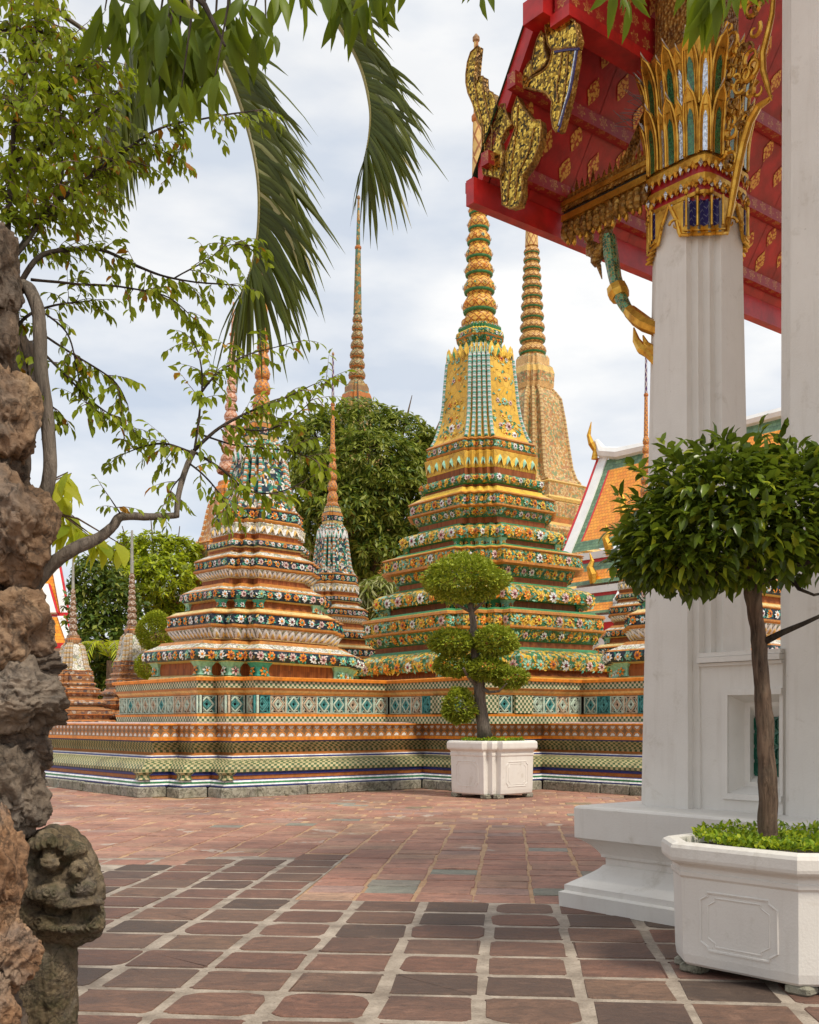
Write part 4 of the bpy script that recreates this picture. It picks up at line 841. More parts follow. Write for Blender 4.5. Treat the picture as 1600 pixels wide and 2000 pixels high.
def cpetal(mb, th, H, z0, h, flare, w0, inlay):
    x, y, nx, ny = sup(th, H); n = (TU * nx - TV * ny); t = Vector((-n.y, n.x, 0)); c0 = W(CU + x, CT + y, z0); S = 10; mid = []; ws = []; tn = []
    for k in range(S + 1):
        s = k / S; mid.append(c0 + Vector((0, 0, h * s)) + n * (flare * s ** 2.6)); ws.append(w0 * (1.0 if s < .55 else math.sqrt(max(0, 1 - ((s - .55) / .45) ** 1.6)))); d_ = Vector((0, 0, h)) + n * (flare * 2.6 * s ** 1.6); tn.append(n - d_ * (n.dot(d_) / d_.dot(d_)))
    L_ = [mid[k] - t * ws[k] for k in range(S + 1)]; R_ = [mid[k] + t * ws[k] for k in range(S + 1)]; K = range(S + 1)
    for k in range(S): mb.poly([L_[k], R_[k], R_[k + 1], L_[k + 1]], 'gold'); mb.poly([R_[k] - tn[k] * .02, L_[k] - tn[k] * .02, L_[k + 1] - tn[k + 1] * .02, R_[k + 1] - tn[k + 1] * .02], 'white_roof' if s > 2 else 'gold')
    for side in (L_, R_): mb.tube([side[k].lerp(mid[k], .12) + tn[k] * .006 for k in K], [.0105] * (S) + [.006], 'gold', 6)
    for a in (.52,): 
        for side in (L_, R_): mb.tube([side[k].lerp(mid[k], a) + tn[k] * .006 for k in K if k < S], .0065, 'gold', 5)
    e = int(S * .78)
    for k in range(e):
        f0, f1 = .44 * (1 if k < e - 2 else .75), .44 * (1 if k + 1 < e - 2 else (.75 if k + 1 < e else .15))
        mb.poly([mid[k] - t * ws[k] * f0 + tn[k] * .009, mid[k] + t * ws[k] * f0 + tn[k] * .009, mid[k + 1] + t * ws[k + 1] * f1 + tn[k + 1] * .009, mid[k + 1] - t * ws[k + 1] * f1 + tn[k + 1] * .009], inlay)
    # pale pointed tip
    mb.raw([mid[S - 2] - t * ws[S - 2] + tn[S] * .012, mid[S - 2] + t * ws[S - 2] + tn[S] * .012, mid[S] + (mid[S] - mid[S - 1]) * .75 + tn[S] * .004, mid[S - 2] - tn[S] * .03], [(0, 1, 2), (1, 3, 2), (3, 0, 2)], 'gold', None, False)
    mb.raw([mid[S - 1] + t * ws[S - 1] * 1.06 - tn[S] * .003, mid[S - 2] - tn[S] * .045, mid[S - 1] - t * ws[S - 1] * 1.06 - tn[S] * .003, mid[S] + (mid[S] - mid[S - 1]) * .8 + Vector((0, 0, .012))], [(0, 1, 3), (1, 2, 3)], 'white_roof', None, False)
for (H, z0, h, fl, w0) in ((.315, 5.955, .50, .075, .066), (.315, 6.34, .52, .11, .070)):
    lp = MB(); N_ = 12
    for i in range(N_):
        cpetal(lp, 2 * math.pi * i / N_, H + .008, z0, h, fl, w0, 'green_glass')
        cpetal(lp, 2 * math.pi * (i + .5) / N_, H - .006, z0 + .01, h * .86, fl * .8, w0 * .72, 'silver')
    lp.build('lotus_petals', p1)
sk = MB(); MATFN['wire'] = solid((.09, .085, .08), .4)
for k in range(20):      # bird spikes on the far side of the petals
    a_ = W(CU - .30, CT - .42 + k * .012, 6.42 + .014 * k); sk.tube([a_, a_ + Vector((-.17 + .012 * (k % 5), rng.uniform(-.08, .08), rng.uniform(-.02, .14)))], .0022, 'wire', 4)
sk.build('bird_spikes', porch)
# collar hanging over the corners of the shaft
co = MB()
for q in range(4):
    base = plan(.338, .17, 4); per = len(base) // 4; lst = []
    A = [Vector(base[(q * per + k) % len(base)]) for k in range(per)]
    prev = Vector(base[q * per - 1]); nxt = Vector(base[(q * per + per) % len(base)]); pts = [(A[0] + prev) / 2] + A + [(A[-1] + nxt) / 2]
    dense = []
    for a, b in zip(pts[:-1], pts[1:]):
        m_ = max(1, int((b - a).length / .012))
        for k in range(m_): dense.append(a.lerp(b, k / m_))
    dense.append(pts[-1]); D_ = [0]
    for a, b in zip(dense[:-1], dense[1:]): D_.append(D_[-1] + (b - a).length)
    tot = D_[-1]; lo = []; cen = Vector((0, 0))
    for d, s in zip(dense, D_):
        p_ = abs(2 * s / tot - 1); zig = .022 * abs(((2 * s / tot - 1) * 6) % 2 - 1)
        zb_ = 5.315 + zig if p_ < .70 else (5.315 + (p_ - .70) / .10 * .15 if p_ < .80 else (5.465 + (p_ - .80) / .20 * .15))
        lo.append((d, p_, min(zb_, 5.615)))
    for k in range(len(lo) - 1):
        (a, p_, z0), (b, p2, z1) = lo[k], lo[k + 1]; n = (b - a).normalized(); n = Vector((n.y, -n.x)) * .02 if True else n
        f = lambda v, o, z: W(CU + v.x + n.x * o, CT + v.y + n.y * o, z)
        blue = p_ < .58
        if blue:
            co.poly([f(a, .8, z0), f(b, .8, z1), f(b, .8, 5.40), f(a, .8, 5.40)], 'gold'); co.poly([f(a, .5, 5.40), f(b, .5, 5.40), f(b, .5, 5.605), f(a, .5, 5.605)], 'blue_mosaic', [(D_[k], 0), (D_[k + 1], 0), (D_[k + 1], .2), (D_[k], .2)])
        else: co.poly([f(a, .8, z0), f(b, .8, z1), f(b, .8, 5.605), f(a, .8, 5.605)], 'gold')
    edge = [W(CU + a.x * 1.08, CT + a.y * 1.08, z) for a, p_, z in lo]
    co.tube(edge, .014, 'gold', 6); co.tube([e + Vector((0, 0, .035)) for e, l in zip(edge, lo) if l[1] < .62], .008, 'gold', 5)
    for tgt in (-.56, -.19, .19, .56):
        k = min(range(len(lo)), key=lambda i: abs((2 * D_[i] / tot - 1) - tgt)); a = lo[k][0]; co.tube([W(CU + a.x * 1.09, CT + a.y * 1.09, z) for z in (5.39, 5.5, 5.62)], [.011, .009, .011], 'gold', 6); drop_p = W(CU + a.x * 1.09, CT + a.y * 1.09, 5.66); co.ico(drop_p, (.02, .02, .035), 'gold', 1)
    for sg in (-1, 1):       # volute and hanging tail
        k = min(range(len(lo)), key=lambda i: abs((2 * D_[i] / tot - 1) - sg * .80)); a = lo[k][0]; d3 = (W(dense[-1].x, dense[-1].y) - W(dense[0].x, dense[0].y)).normalized() * sg; c0 = W(CU + a.x * 1.10, CT + a.y * 1.10, 5.43)
        co.tube([c0 + d3 * (.05 * (1 - i / 16) * math.cos(i * .55)) + Vector((0, 0, .05 * (1 - i / 16) * math.sin(i * .55))) for i in range(13)], [.013 - .0006 * i for i in range(13)], 'gold', 6)
co.build('collar', p1)
# carved bracket and filigree between the two pillars
fg = MB(); up_ = .15
def wp(px, py, u=up_):
    t, z = PU(px, py, u); return W(u, t, z)
fg.tube([wp(*q) for q in ((1424, 425), (1432, 380), (1441, 330), (1452, 280), (1464, 240), (1482, 208), (1500, 196), (1509, 186))], [.028, .034, .038, .038, .036, .032, .024, .008], 'gold', 8, flat=.8)
fg.tube([wp(*q) for q in ((1507, 196), (1500, 170), (1491, 140), (1490, 105), (1500, 65), (1508, 30), (1512, -20))], [.008, .026, .03, .03, .028, .025, .02], 'gold', 8, flat=.8)
for k in range(46):
    px, py = rng.uniform(1412, 1496), rng.uniform(-30, 330)
    lim = 1428 + max(0, (330 - py)) * .38
    if px > min(lim, 1500) or (py > 180 and px > 1428 + (330 - py) * .30): px = rng.uniform(1408, max(1412, min(lim, 1490)))
    c = wp(px, py, up_ + rng.uniform(.0, .09)); r = rng.uniform(.035, .075); dr = rng.choice((-1, 1)); a0 = rng.random() * 6.28
    fg.tube([c + (-TV) * (r * (1 - i / 15) * math.cos(a0 + dr * i * .5)) + Vector((0, 0, r * (1.15) * (1 - i / 15) * math.sin(a0 + dr * i * .5))) for i in range(12)], [.018 - .001 * i for i in range(12)], 'gold' if rng.random() < .55 else 'gold_carved', 6)
fg.build('carved_bracket', porch)
# gold tie beam to the eave, with cresting and hanging fringe
gb = MB()
for (z0, z1, u0, u1, m_) in ((5.93, 5.985, -.02, .16, 'gold'), (5.99, 6.02, .01, .13, 'dark'), (6.022, 6.06, -.01, .15, 'gold_carved'), (6.062, 6.10, -.025, .165, 'gold'), (6.102, 6.15, .0, .14, 'gold_carved')):
    wbox(gb, u0, u1, -1.02, -.08, z0, z1, m_)
wbox(gb, .02, .12, -1.0, .1, 6.15, 6.17, 'gold')
for k in range(15):        # cresting
    t = -.96 + k * .063; h = rng.uniform(.07, .16); gb.raw([W(.05, t - .03, 6.165), W(.05, t + .03, 6.165), W(.05, t + .012, 6.165 + h * .6), W(.05, t, 6.165 + h), W(.05, t - .02, 6.165 + h * .55), W(.09, t, 6.17)], [(0, 1, 2, 3, 4), (1, 5, 2), (5, 3, 2), (0, 4, 5), (4, 3, 5)], 'gold_carved', None, False)
for k in range(13):        # fringe
    t = -1.0 + k * .073; h = .10 + .10 * abs(math.sin(k * 1.57 + .6)); c = W(.02, t, 5.93 - h * .5)
    gb.ico(c, (.045, .045, h * .62), 'gold_carved', 2, lambda p: 1 + .35 * noise.noise(p * 3.1 + Vector((k, 0, 0)))); gb.ico(W(.03, t + .02, 5.93 - h * 1.05), (.022, .022, .05), 'gold', 1)
gb.build('tie_beam', porch)
pl = MB(); a, b = W(.22, -.62, 6.12), W(.22, -.02, 6.95); d = (b - a).normalized(); pl.tube([a, b], .07, 'gold_carved', 4, smooth=False, flat=.5); pl.build('raking_strut', porch)
br = MB()
def bp(px, py, u=.06): t, z = PU(px, py, u); return W(u, t, z)
br.tube([bp(1190, 462), bp(1194, 500), bp(1201, 540), bp(1208, 565)], [.075, .08, .072, .075], 'green_mosaic', 8, flat=.7)
br.tube([bp(1204, 560), bp(1208, 572), bp(1212, 582)], [.085, .095, .078], 'gold', 8)
br.tube([bp(1211, 578), bp(1220, 596), bp(1232, 613)], [.078, .072, .065], 'green_mosaic', 8, flat=.7)
br.tube([bp(1230, 608), bp(1245, 622), bp(1262, 634), bp(1296, 648)], [.07, .082, .08, .07], 'gold', 8, flat=.8)
br.tube([bp(1238, 640), bp(1243, 665), bp(1254, 682), bp(1266, 690), bp(1284, 715)], [.006, .032, .045, .04, .02], 'gold', 7); br.tube([bp(1256, 655), bp(1262, 672), bp(1272, 680), bp(1288, 700)], [.006, .026, .034, .02], 'gold', 7)
for k in range(9): br.ico(bp(1150 + k * 5.2, 462 + 34 * math.sin(k * .5) + 8 * (k % 2)), (.05, .05, .075), 'gold_carved', 2, lambda p: 1 + .4 * noise.noise(p * 2.7 + Vector((k, 3, 0))))
br.tube([bp(1160, 500), bp(1170, 520), bp(1176, 545)], [.03, .022, .004], 'gold_carved', 6)
br.build('eave_bracket', porch)
# roof: soffit, purlins, eave, barge
UB, TE, ZE, SLP = -.856, -1.143, 5.93, 1.62
def zs(t): return ZE + .10 + SLP * (t - TE)
so_ = MB(); nU = 13
for k in range(nU):          # boards run up the slope
    ua, ub = UB + .06 + k * .45, UB + .06 + (k + 1) * .45 - .006
    so_.poly([W(ua, TE, zs(TE)), W(ub, TE, zs(TE)), W(ub, 2.6, zs(2.6)), W(ua, 2.6, zs(2.6))], 'red_dark'); so_.poly([W(ua, TE, zs(TE) + .05), W(ua, 2.6, zs(2.6) + .05), W(ub, 2.6, zs(2.6) + .05), W(ub, TE, zs(TE) + .05)], 'red_dark')
e_ = Vector((0, 0, 0)); su, sv_ = (W(1, 0) - W(0, 0)), (W(0, 1, SLP) - W(0, 0, 0)).normalized(); sn = su.cross(sv_).normalized(); sn = sn if sn.z < 0 else -sn
ki = 0
for k in range(16):
    u = UB + .20 + k * .30
    for t in ([TE + .20, TE + .335, TE + .53, TE + .68, TE + .88, TE + 1.04] if k % 2 == 0 else [TE + .265, TE + .60, TE + .95]):
        c = W(u, t, zs(t)) + sn * .006; hw, hh = .072, .112; o = [(0, -1), (.55, -.55), (.95, -.1), (.75, .3), (.38, .62), (0, 1), (-.38, .62), (-.75, .3), (-.95, -.1), (-.55, -.55)]
        so_.poly([c + su * (x * hw) + sv_ * (y * hh) for x, y in o], 'gold_leaf')
so_.build('soffit', porch)
ro = MB(); ro.poly([W(UB - .05, TE - .12, zs(TE) + .02), W(UB - .05, 2.6, zs(2.6) + .25), W(5, 2.6, zs(2.6) + .25), W(5, TE - .12, zs(TE) + .02)], 'tile_green'); ro.poly([W(UB - .05, 2.6, zs(2.6) + .25), W(UB - .05, 6.5, zs(2.6) + .25 - 3.9 * SLP), W(5, 6.5, zs(2.6) + .25 - 3.9 * SLP), W(5, 2.6, zs(2.6) + .25)], 'tile_green'); ro.build('roof', porch)
for dt, w_, h_ in ((.135, .045, .10), (.45, .045, .11), (.80, .05, .12)):
    pu = MB(); t = TE + dt; wbox(pu, UB - .10, 5.0, t - w_, t + w_, zs(t) - h_ - .02, zs(t) - .01, 'red_gold'); pu.build('purlin', porch)
ub_ = MB(); wbox(ub_, UB - .06, .17, -.30, -.10, 6.93, 7.02, 'red_paint'); wbox(ub_, UB - .04, .15, -.27, -.12, 7.02, 7.34, 'red_gold'); wbox(ub_, UB - .14, UB + .16, -.52, -.30, 7.02, 7.20, 'red_paint'); ub_.build('upper_eave_beam', porch)
ev = MB(); wbox(ev, UB - .13, 5.0, TE - .06, TE + .035, ZE - .085, ZE + .13, 'red_paint'); wbox(ev, UB - .125, 5.0, TE - .075, TE - .06, ZE + .03, ZE + .12, 'red_gold'); ev.build('eave_board', porch)
def extr(mb, pts, u0, u1, mat, side, ridges=()):
    q = [PU(x, y, (u0 + u1) / 2) for x, y in pts]; a = [W(u0, t, z) for t, z in q]; b = [W(u1, t, z) for t, z in q]
    mb.poly(a, mat); mb.poly(list(reversed(b)), mat); n = len(q)
    for k in range(n): mb.poly([a[k], b[k], b[(k + 1) % n], a[(k + 1) % n]], side)
    mb.tube(a + [a[0]], .008, side, 6); c_ = sum(a, Vector()) / n
    for f in ridges: mb.tube([W(u0 - .004, *PU(x, y, u0)) for x, y in f], .007, side, 5)
ng = MB()
u0, u1 = UB - .03, UB + .035
extr(ng, [(950, 343), (946, 311), (948, 278), (947, 251), (940, 241), (935, 224), (929, 204), (920, 184), (916, 164), (916, 147), (919, 124), (925, 105), (939, 92), (936, 120), (934, 144), (938, 164), (941, 152), (949, 152), (950, 171), (961, 191), (960, 180), (968, 184), (976, 204), (980, 214), (984, 207), (992, 206), (994, 224), (1005, 246), (992, 258), (984, 281), (988, 305), (982, 351)], u0, u1, 'gold_mosaic', 'gold_carved', (((930, 125), (927, 160), (934, 205), (945, 250), (948, 300), (952, 345)), ((943, 170), (951, 212), (962, 255), (960, 300), (963, 346))))
extr(ng, [(984, 351), (987, 402), (1002, 410), (1019, 405), (1025, 385), (1025, 348), (1046, 318), (1059, 285), (1063, 254), (1061, 238), (1046, 238), (1031, 217), (1022, 207), (1016, 191), (1007, 217), (1005, 238), (1012, 251), (1002, 281), (992, 305), (995, 328)], u0 + .02, u1 + .02, 'gold_mosaic', 'gold_carved', (((1012, 205), (1010, 250), (1002, 300), (996, 350), (990, 400)), ((1044, 250), (1034, 296), (1012, 340), (1006, 392))))
rd = MB(); extr(rd, [(991, 206), (995, 232), (1004, 240), (1010, 240), (1008, 275), (998, 300), (984, 320), (980, 298), (986, 283), (998, 262)], u0 + .04, u1 - .02, 'red_paint', 'red_paint'); rd.build('naga_throat', porch)
ng.build('naga_finial', porch)
n2 = MB(); c0, c1 = u0 + .02, u1 + .02
extr(n2, [(1070, 20), (1100, 28), (1128, 45), (1136, 80), (1132, 95), (1108, 97), (1084, 100), (1076, 90), (1071, 60)], c0, c1, 'gold_mosaic', 'gold_carved')
extr(n2, [(1084, 102), (1108, 99), (1131, 97), (1128, 130), (1120, 178), (1111, 215), (1099, 257), (1092, 260), (1086, 252), (1082, 226), (1084, 200), (1072, 184), (1050, 178), (1028, 174), (1034, 162), (1048, 152), (1064, 144), (1076, 132), (1082, 118)], c0, c1, 'gold_mosaic', 'gold_carved', (((1110, 102), (1108, 140), (1103, 180), (1096, 215), (1091, 248)), ((1098, 104), (1094, 140), (1088, 170), (1090, 200))))
extr(n2, [(1063, 64), (1068, 76), (1069, 98), (1075, 120), (1066, 134), (1052, 143), (1045, 148), (1043, 140), (1046, 118), (1050, 98), (1056, 78)], c0, c1, 'gold_mosaic', 'gold_carved')
extr(n2, [(1042, 122), (1045, 132), (1044, 150), (1036, 158), (1029, 172), (1026, 160), (1030, 142), (1036, 130)], c0, c1, 'gold_mosaic', 'gold_carved')
n2.tube([W(c0 - .004, *PU(x, y, c0)) for x, y in ((1128, 99), (1122, 138), (1115, 176), (1105, 210), (1095, 248), (1091, 258))], .009, 'blue_dark', 6); n2.tube([W(c0 - .006, *PU(x, y, c0)) for x, y in ((1125, 100), (1119, 138), (1112, 176), (1102, 210), (1092, 246))], .006, 'silver', 6)
n2.tube([W(c0 - .004, *PU(x, y, c0)) for x, y in ((1132, 96), (1108, 98), (1084, 102))], .010, 'blue_dark', 6)
n2.build('naga_crest', porch)
bg_ = MB()
tb0 = TE - .02
for o_, z_, th, m_ in ((.0, .10, .05, 'red_paint'),):
    a = [W(UB - .03, tb0, ZE + .05), W(UB - .03, 2.6, zs(2.6) - .05), W(UB - .03, 2.6, zs(2.6) + .32), W(UB - .03, tb0, ZE + .30)]; b = [p + TU * .07 for p in a]; a = [Vector(p) for p in a]
    bg_.poly(a, m_); bg_.poly(list(reversed(b)), m_)
    for k in range(4): bg_.poly([a[k], b[k], b[(k + 1) % 4], a[(k + 1) % 4]], m_)
bg_.build('bargeboard', porch)

# ================================================================ halls in the distance
def hall(name, label, R0, length, wout, drop, tiers, colA, colB, body_w=6.0, loc=None):
    root = thing(name, loc or Vector((R0.x, R0.y, 0)), label, 'hall')
    D = -TV; O = -TU
    def S(s, b, off=0.0):    # s metres along the ridge, b metres of run down the slope
        return Vector((R0.x + D.x * s + O.x * (b + off), R0.y + D.y * s + O.y * (b + off), 0))
    return root, S
D_, O_ = -TV, -TU
h2 = thing('temple_hall', Vector((8.8, 50, 0)), 'distant temple hall with orange and green tiled roof and white gable edges', 'temple')
Rz = 13.7; R0 = Vector((8.81, 50, 0))
def S(s, b, z): q = R0 + D_.to_3d() * s + O_.to_3d() * b if False else Vector((R0.x - TV.x * s - TU.x * b, R0.y - TV.y * s - TU.y * b, z)); return q
def slope(mb, s0, s1, b0, z0, b1, z1, green=.9, og=True):
    def q(fs, fb):
        s = s0 + fs; b = b0 + (b1 - b0) * fb; sag = -.12 * math.sin(fb * math.pi); return S(s, b, z0 + (z1 - z0) * fb + sag)
    Ls = s1 - s0; run = math.hypot(b1 - b0, z1 - z0); g = min(green, run * .28); N = 6
    bands = [(0, g / run, 'tile_green'), (g / run, 1 - g / run, 'mid'), (1 - g / run, 1, 'tile_green')]
    for f0, f1, m_ in bands:
        for k in range(N):
            a, b = f0 + (f1 - f0) * k / N, f0 + (f1 - f0) * (k + 1) / N
            segs = [(0, Ls, 'tile_green')] if m_ != 'mid' else [(0, green * .8, 'tile_green'), (green * .8, green * .8 + .10, 'red_roof'), (green * .8 + .10, Ls, 'tile_orange')]
            for x0, x1, mm in segs: mb.poly([q(x0, a), q(x0, b), q(x1, b), q(x1, a)], mm, [(x0, a * run), (x0, b * run), (x1, b * run), (x1, a * run)], True)
def edge(mb, s, b0, z0, b1, z1, w_, mat, lift=.10, thick=.2):
    pts = []
    for k in range(9):
        f = k / 8; pts.append(S(s, b0 + (b1 - b0) * f, z0 + (z1 - z0) * f - .12 * math.sin(f * math.pi) + lift))
    a = pts; b = [p + Vector((-TV.x * w_, -TV.y * w_, 0)) for p in pts]; c = [p - Vector((0, 0, thick)) for p in b]; d = [p - Vector((0, 0, thick)) for p in a]
    mb.rings([[a[k], b[k], c[k], d[k]] for k in range(9)], mat, cap=True)
def strip(mb, s0, s1, b, z, h, mat, out_=.0):
    a = [S(s0, b + out_, z), S(s1, b + out_, z), S(s1, b + out_, z - h), S(s0, b + out_, z - h)]; c = [p + Vector((TU.x * .2, TU.y * .2, 0)) for p in a]; mb.rings([list(reversed(a)), list(reversed(c))], mat, cap=True)
mb = MB(); slope(mb, .3, 14, 0, 13.6, 2.42, 9.05, .62); slope(mb, .4, 14, 2.35, 8.5, 3.0, 7.45, .45); slope(mb, 1.6, 14, 3.0, 6.9, 3.5, 6.1, .4); mb.build('roof', h2)
mb = MB(); slope(mb, 4.2, 14, -.3, 13.0, 2.75, 7.9, .6); slope(mb, 4.2, 14, 2.9, 7.5, 3.4, 6.6, .45); mb.build('porch_roof', h2)
for a_ in ((0, -.05, 13.75, 2.5, 8.95, .5), (.2, 2.3, 8.5, 3.1, 7.4, .3), (3.8, -.4, 13.2, 2.85, 7.8, .5), (3.8, 2.9, 7.5, 3.5, 6.5, .5)):
    mb = MB(); edge(mb, *a_, 'white_roof'); mb.build('gable_edge', h2)
mb = MB()
mb.tube([S(-.15, 0, 14.6), S(.2, 0, 14.0), S(1.2, 0, 13.75), S(4, 0, 13.7), S(9, 0, 13.75), S(14, 0, 13.8)], [.12, .28, .30, .24, .24, .24], 'white_roof', 8); mb.build('ridge', h2)
mb = MB(); edge(mb, -.18, -.05, 13.75, 2.5, 8.95, .17, 'red_roof', .05, .35); edge(mb, 3.6, -.4, 13.2, 2.85, 7.8, .19, 'red_roof', .05, .4)
for s0, b, z in ((.1, 2.4, 8.95), (.3, 3.0, 7.35), (1.5, 3.5, 6.0), (3.8, 2.85, 7.8), (3.8, 3.5, 6.5)):
    strip(mb, s0, 14, b, z, .30, 'white_roof'); strip(mb, s0 + .05, 14, b - .1, z - .30, .55, 'red_roof'); strip(mb, s0 + .05, 14, b - .2, z - .85, .40, 'white_roof')
mb.build('eaves', h2)
mb = MB(); w4 = [S(.6, -.5, 8), S(14, -.5, 8), S(14, 2.2, 8), S(.6, 2.2, 8)]; mb.rings([[Vector((p.x, p.y, 0)) for p in w4], w4], 'white_roof', cap=True); mb.build('wall', h2)
mb = MB()
mb.tube([P(1161, 897, 50), P(1163, 880, 50), P(1155, 866, 50), P(1150, 850, 50), P(1155, 824, 50)], [.16, .13, .15, .10, .02], 'gold', 7); mb.build('roof_finial', h2)
for px, py in ((1217, 965), (1186, 1028), (1155, 1084)): mb = MB(); mb.tube([P(px + 4, py + 56, 46.5), P(px + 3, py + 38, 46.5), P(px - 3, py + 24, 46.5), P(px + 2, py + 12, 46.5), P(px - 3, py - 4, 46.5)], [.16, .22, .16, .10, .02], 'gold', 7); mb.build('roof_finial', h2)
h1 = thing('temple_hall', P(60, 1410, 46) - Vector((0, 0, EYE)), 'temple hall with white edged orange roof tiers seen past the rockwork', 'temple')
def band(mb, a, b, c, d, mat, th=.18):
    q = [P(*x) for x in (a, b, c, d)]; n = (q[1] - q[0]).cross(q[3] - q[0]).normalized(); n = n if n.y > 0 else -n
    mb.poly(q, mat, [(0, 0), ((q[1] - q[0]).length, 0), ((q[1] - q[0]).length, (q[3] - q[0]).length), (0, (q[3] - q[0]).length)]); r = [p + n * th for p in q]
    for k in range(4): mb.poly([q[k], r[k], r[(k + 1) % 4], q[(k + 1) % 4]], mat)
mb = MB(); band(mb, (-60, 1105, 47), (104, 1105, 47), (122, 1196, 46), (-60, 1196, 46), 'tile_orange'); band(mb, (-60, 1205, 45.8), (116, 1205, 45.8), (134, 1256, 45), (-60, 1256, 45), 'tile_orange'); mb.build('roof', h1)
mb = MB()
for a, b, y0, y1, Y0, Y1 in ((104, 122, 1100, 1196, 46.9, 45.9), (116, 134, 1203, 1256, 45.7, 44.9), (84, 100, 1140, 1196, 46.2, 45.7)):
    band(mb, (a - 4, y0, Y0), (a + 10, y0, Y0), (b + 10, y1, Y1), (b - 4, y1, Y1), 'white_roof')
    band(mb, (a + 10.5, y0, Y0), (a + 14, y0, Y0), (b + 14, y1, Y1), (b + 10.5, y1, Y1), 'red_roof')
mb.build('gable_edge', h1)
mb = MB(); band(mb, (-60, 1196, 45.9), (136, 1196, 45.9), (136, 1204, 45.9), (-60, 1204, 45.9), 'red_roof'); band(mb, (-60, 1256, 44.9), (146, 1256, 44.9), (146, 1266, 44.9), (-60, 1266, 44.9), 'red_roof'); mb.build('eaves', h1)
mb = MB(); q = [P(-60, 1266, 45.5), P(120, 1266, 45.5)]; mb.rings([[Vector((p.x, p.y + k, 0)) for p, k in ((q[0], 0), (q[1], 0), (q[1], 8), (q[0], 8))], [Vector((p.x, p.y + k, q[0].z + .3)) for p, k in ((q[0], 0), (q[1], 0), (q[1], 8), (q[0], 8))]], 'white_roof', cap=True); mb.build('wall', h1)

# ================================================================ planters and clipped trees
def oct_ring(h, c, z, cx, cy, rot): return [Vector((cx + spin(x, y, rot)[0], cy + spin(x, y, rot)[1], z)) for x, y in ((h, -(h - c)), (h, h - c), (h - c, h), (-(h - c), h), (-h, h - c), (-h, -(h - c)), (-(h - c), -h), (h - c, -h))]
def red_ring(h, c, z, cx, cy, rot): return [Vector((cx + spin(x, y, rot)[0], cy + spin(x, y, rot)[1], z)) for x, y in plan(h, c, 3)]
def planter(label, cx, cy, h, H, rot, c, ringf, group=None):
    root = thing('planter', (cx, cy, 0), label, 'planter', group); mb = MB(); k = h / .575; s = H / .79
    pf = [(.055, -.035), (.07, -.02), (.12, -.012), (.575, .0), (.59, .012), (.612, .014), (.618, .004), (.64, .004), (.655, .018), (.668, .05), (.682, .062), (.70, .066), (.755, .066), (.775, .058), (.79, .03), (.785, -.03), (.70, -.045)]
    mb.rings([ringf(h + d * k, c + d * .55 * k, z * s, cx, cy, rot) for z, d in pf], 'plaster', cap=False); mb.poly(list(reversed(ringf(h - .035 * k, c, .055 * s, cx, cy, rot))), 'plaster'); mb.build('body', root)
    for q in range(4):
        fr = MB(); a = rot + q * math.pi / 2; n = Vector((math.cos(a), math.sin(a), 0)); t = Vector((-n.y, n.x, 0)); L_ = h - c
        for sc, r_ in ((1.0, .0085 * k), (.80, .0055 * k)):
            wx, z0, z1, nt_ = L_ * .66 * sc + (0 if sc == 1 else .0), .30 - .135 * sc, .36 + .145 * sc, .05
            o = [(-wx + nt_, z0), (wx - nt_, z0), (wx - nt_, z0 + .02), (wx, z0 + .05), (wx, z1 - .05), (wx - nt_, z1 - .02), (wx - nt_, z1), (-wx + nt_, z1), (-wx + nt_, z1 - .02), (-wx, z1 - .05), (-wx, z0 + .05), (-wx + nt_, z0 + .02), (-wx + nt_, z0)]
            f = lambda z: h + (-.012 + (z - .12) / .455 * .012) * k
            fr.tube([Vector((cx, cy, 0)) + n * f(z) + t * x + Vector((0, 0, z * s)) for x, z in o], r_, 'plaster', 5, smooth=False)
        fr.build('panel_moulding', root)
    for q in range(4):
        for sg in (-1, 1):
            a = rot + q * math.pi / 2; n = Vector((math.cos(a), math.sin(a), 0)); t = Vector((-n.y, n.x, 0)); p = Vector((cx, cy, 0)) + n * (h - .09 * k) + t * ((h - c) * .92 * sg)
            fe = MB(); fe.box(p + Vector((0, 0, .029 * s)), (.12 * k, .15 * k, .058 * s), 'old_stone', Matrix.Rotation(a, 3, 'Z'), .015); fe.build('foot', root)
    so2 = MB(); so2.poly(ringf(h - .01, c, .735 * s, cx, cy, rot), 'soil'); so2.build('soil', root)
    return root
def cover(cx, cy, h, z, n, L_, name, label, seed_c=.9):
    pts, dr = [], []
    for _ in range(n):
        r_ = math.sqrt(rng.random()) * h; a = rng.random() * 6.283; d = Vector((rng.gauss(0, .55), rng.gauss(0, .55), rng.uniform(.25, 1.1))); pts.append((cx + r_ * math.cos(a), cy + r_ * math.sin(a), z + rng.uniform(-.02, .035) + .02 * math.sin(cx + r_ * 9))); dr.append(d)
    o = leaves(name, None, ['leaf_cover', 'leaf_cover', 'leaf_bright'], pts, dr, npr.uniform(.6, 1.2, n) * L_, npr.uniform(.45, .6, n) * L_, 'fold'); return tag(o, label, 'ground cover', None, 'stuff')
PX0, PY0 = 2.30, 6.50
planter('large white octagonal planter with panel moulding beside the porch base', PX0, PY0, .575, .79, R(41), .20, oct_ring)
cover(PX0, PY0, .57, .785, 2600, .042, 'ground_cover', 'bright green creeping plants filling the big planter by the porch')
MX, MY = 1.66, 21.66
planter('white planter standing before the tiled terrace corner', MX, MY, .70, 1.13, R(41), .24, red_ring)
cover(MX, MY, .62, 1.11, 1500, .07, 'ground_cover', 'low green plants under the cloud pruned tree')
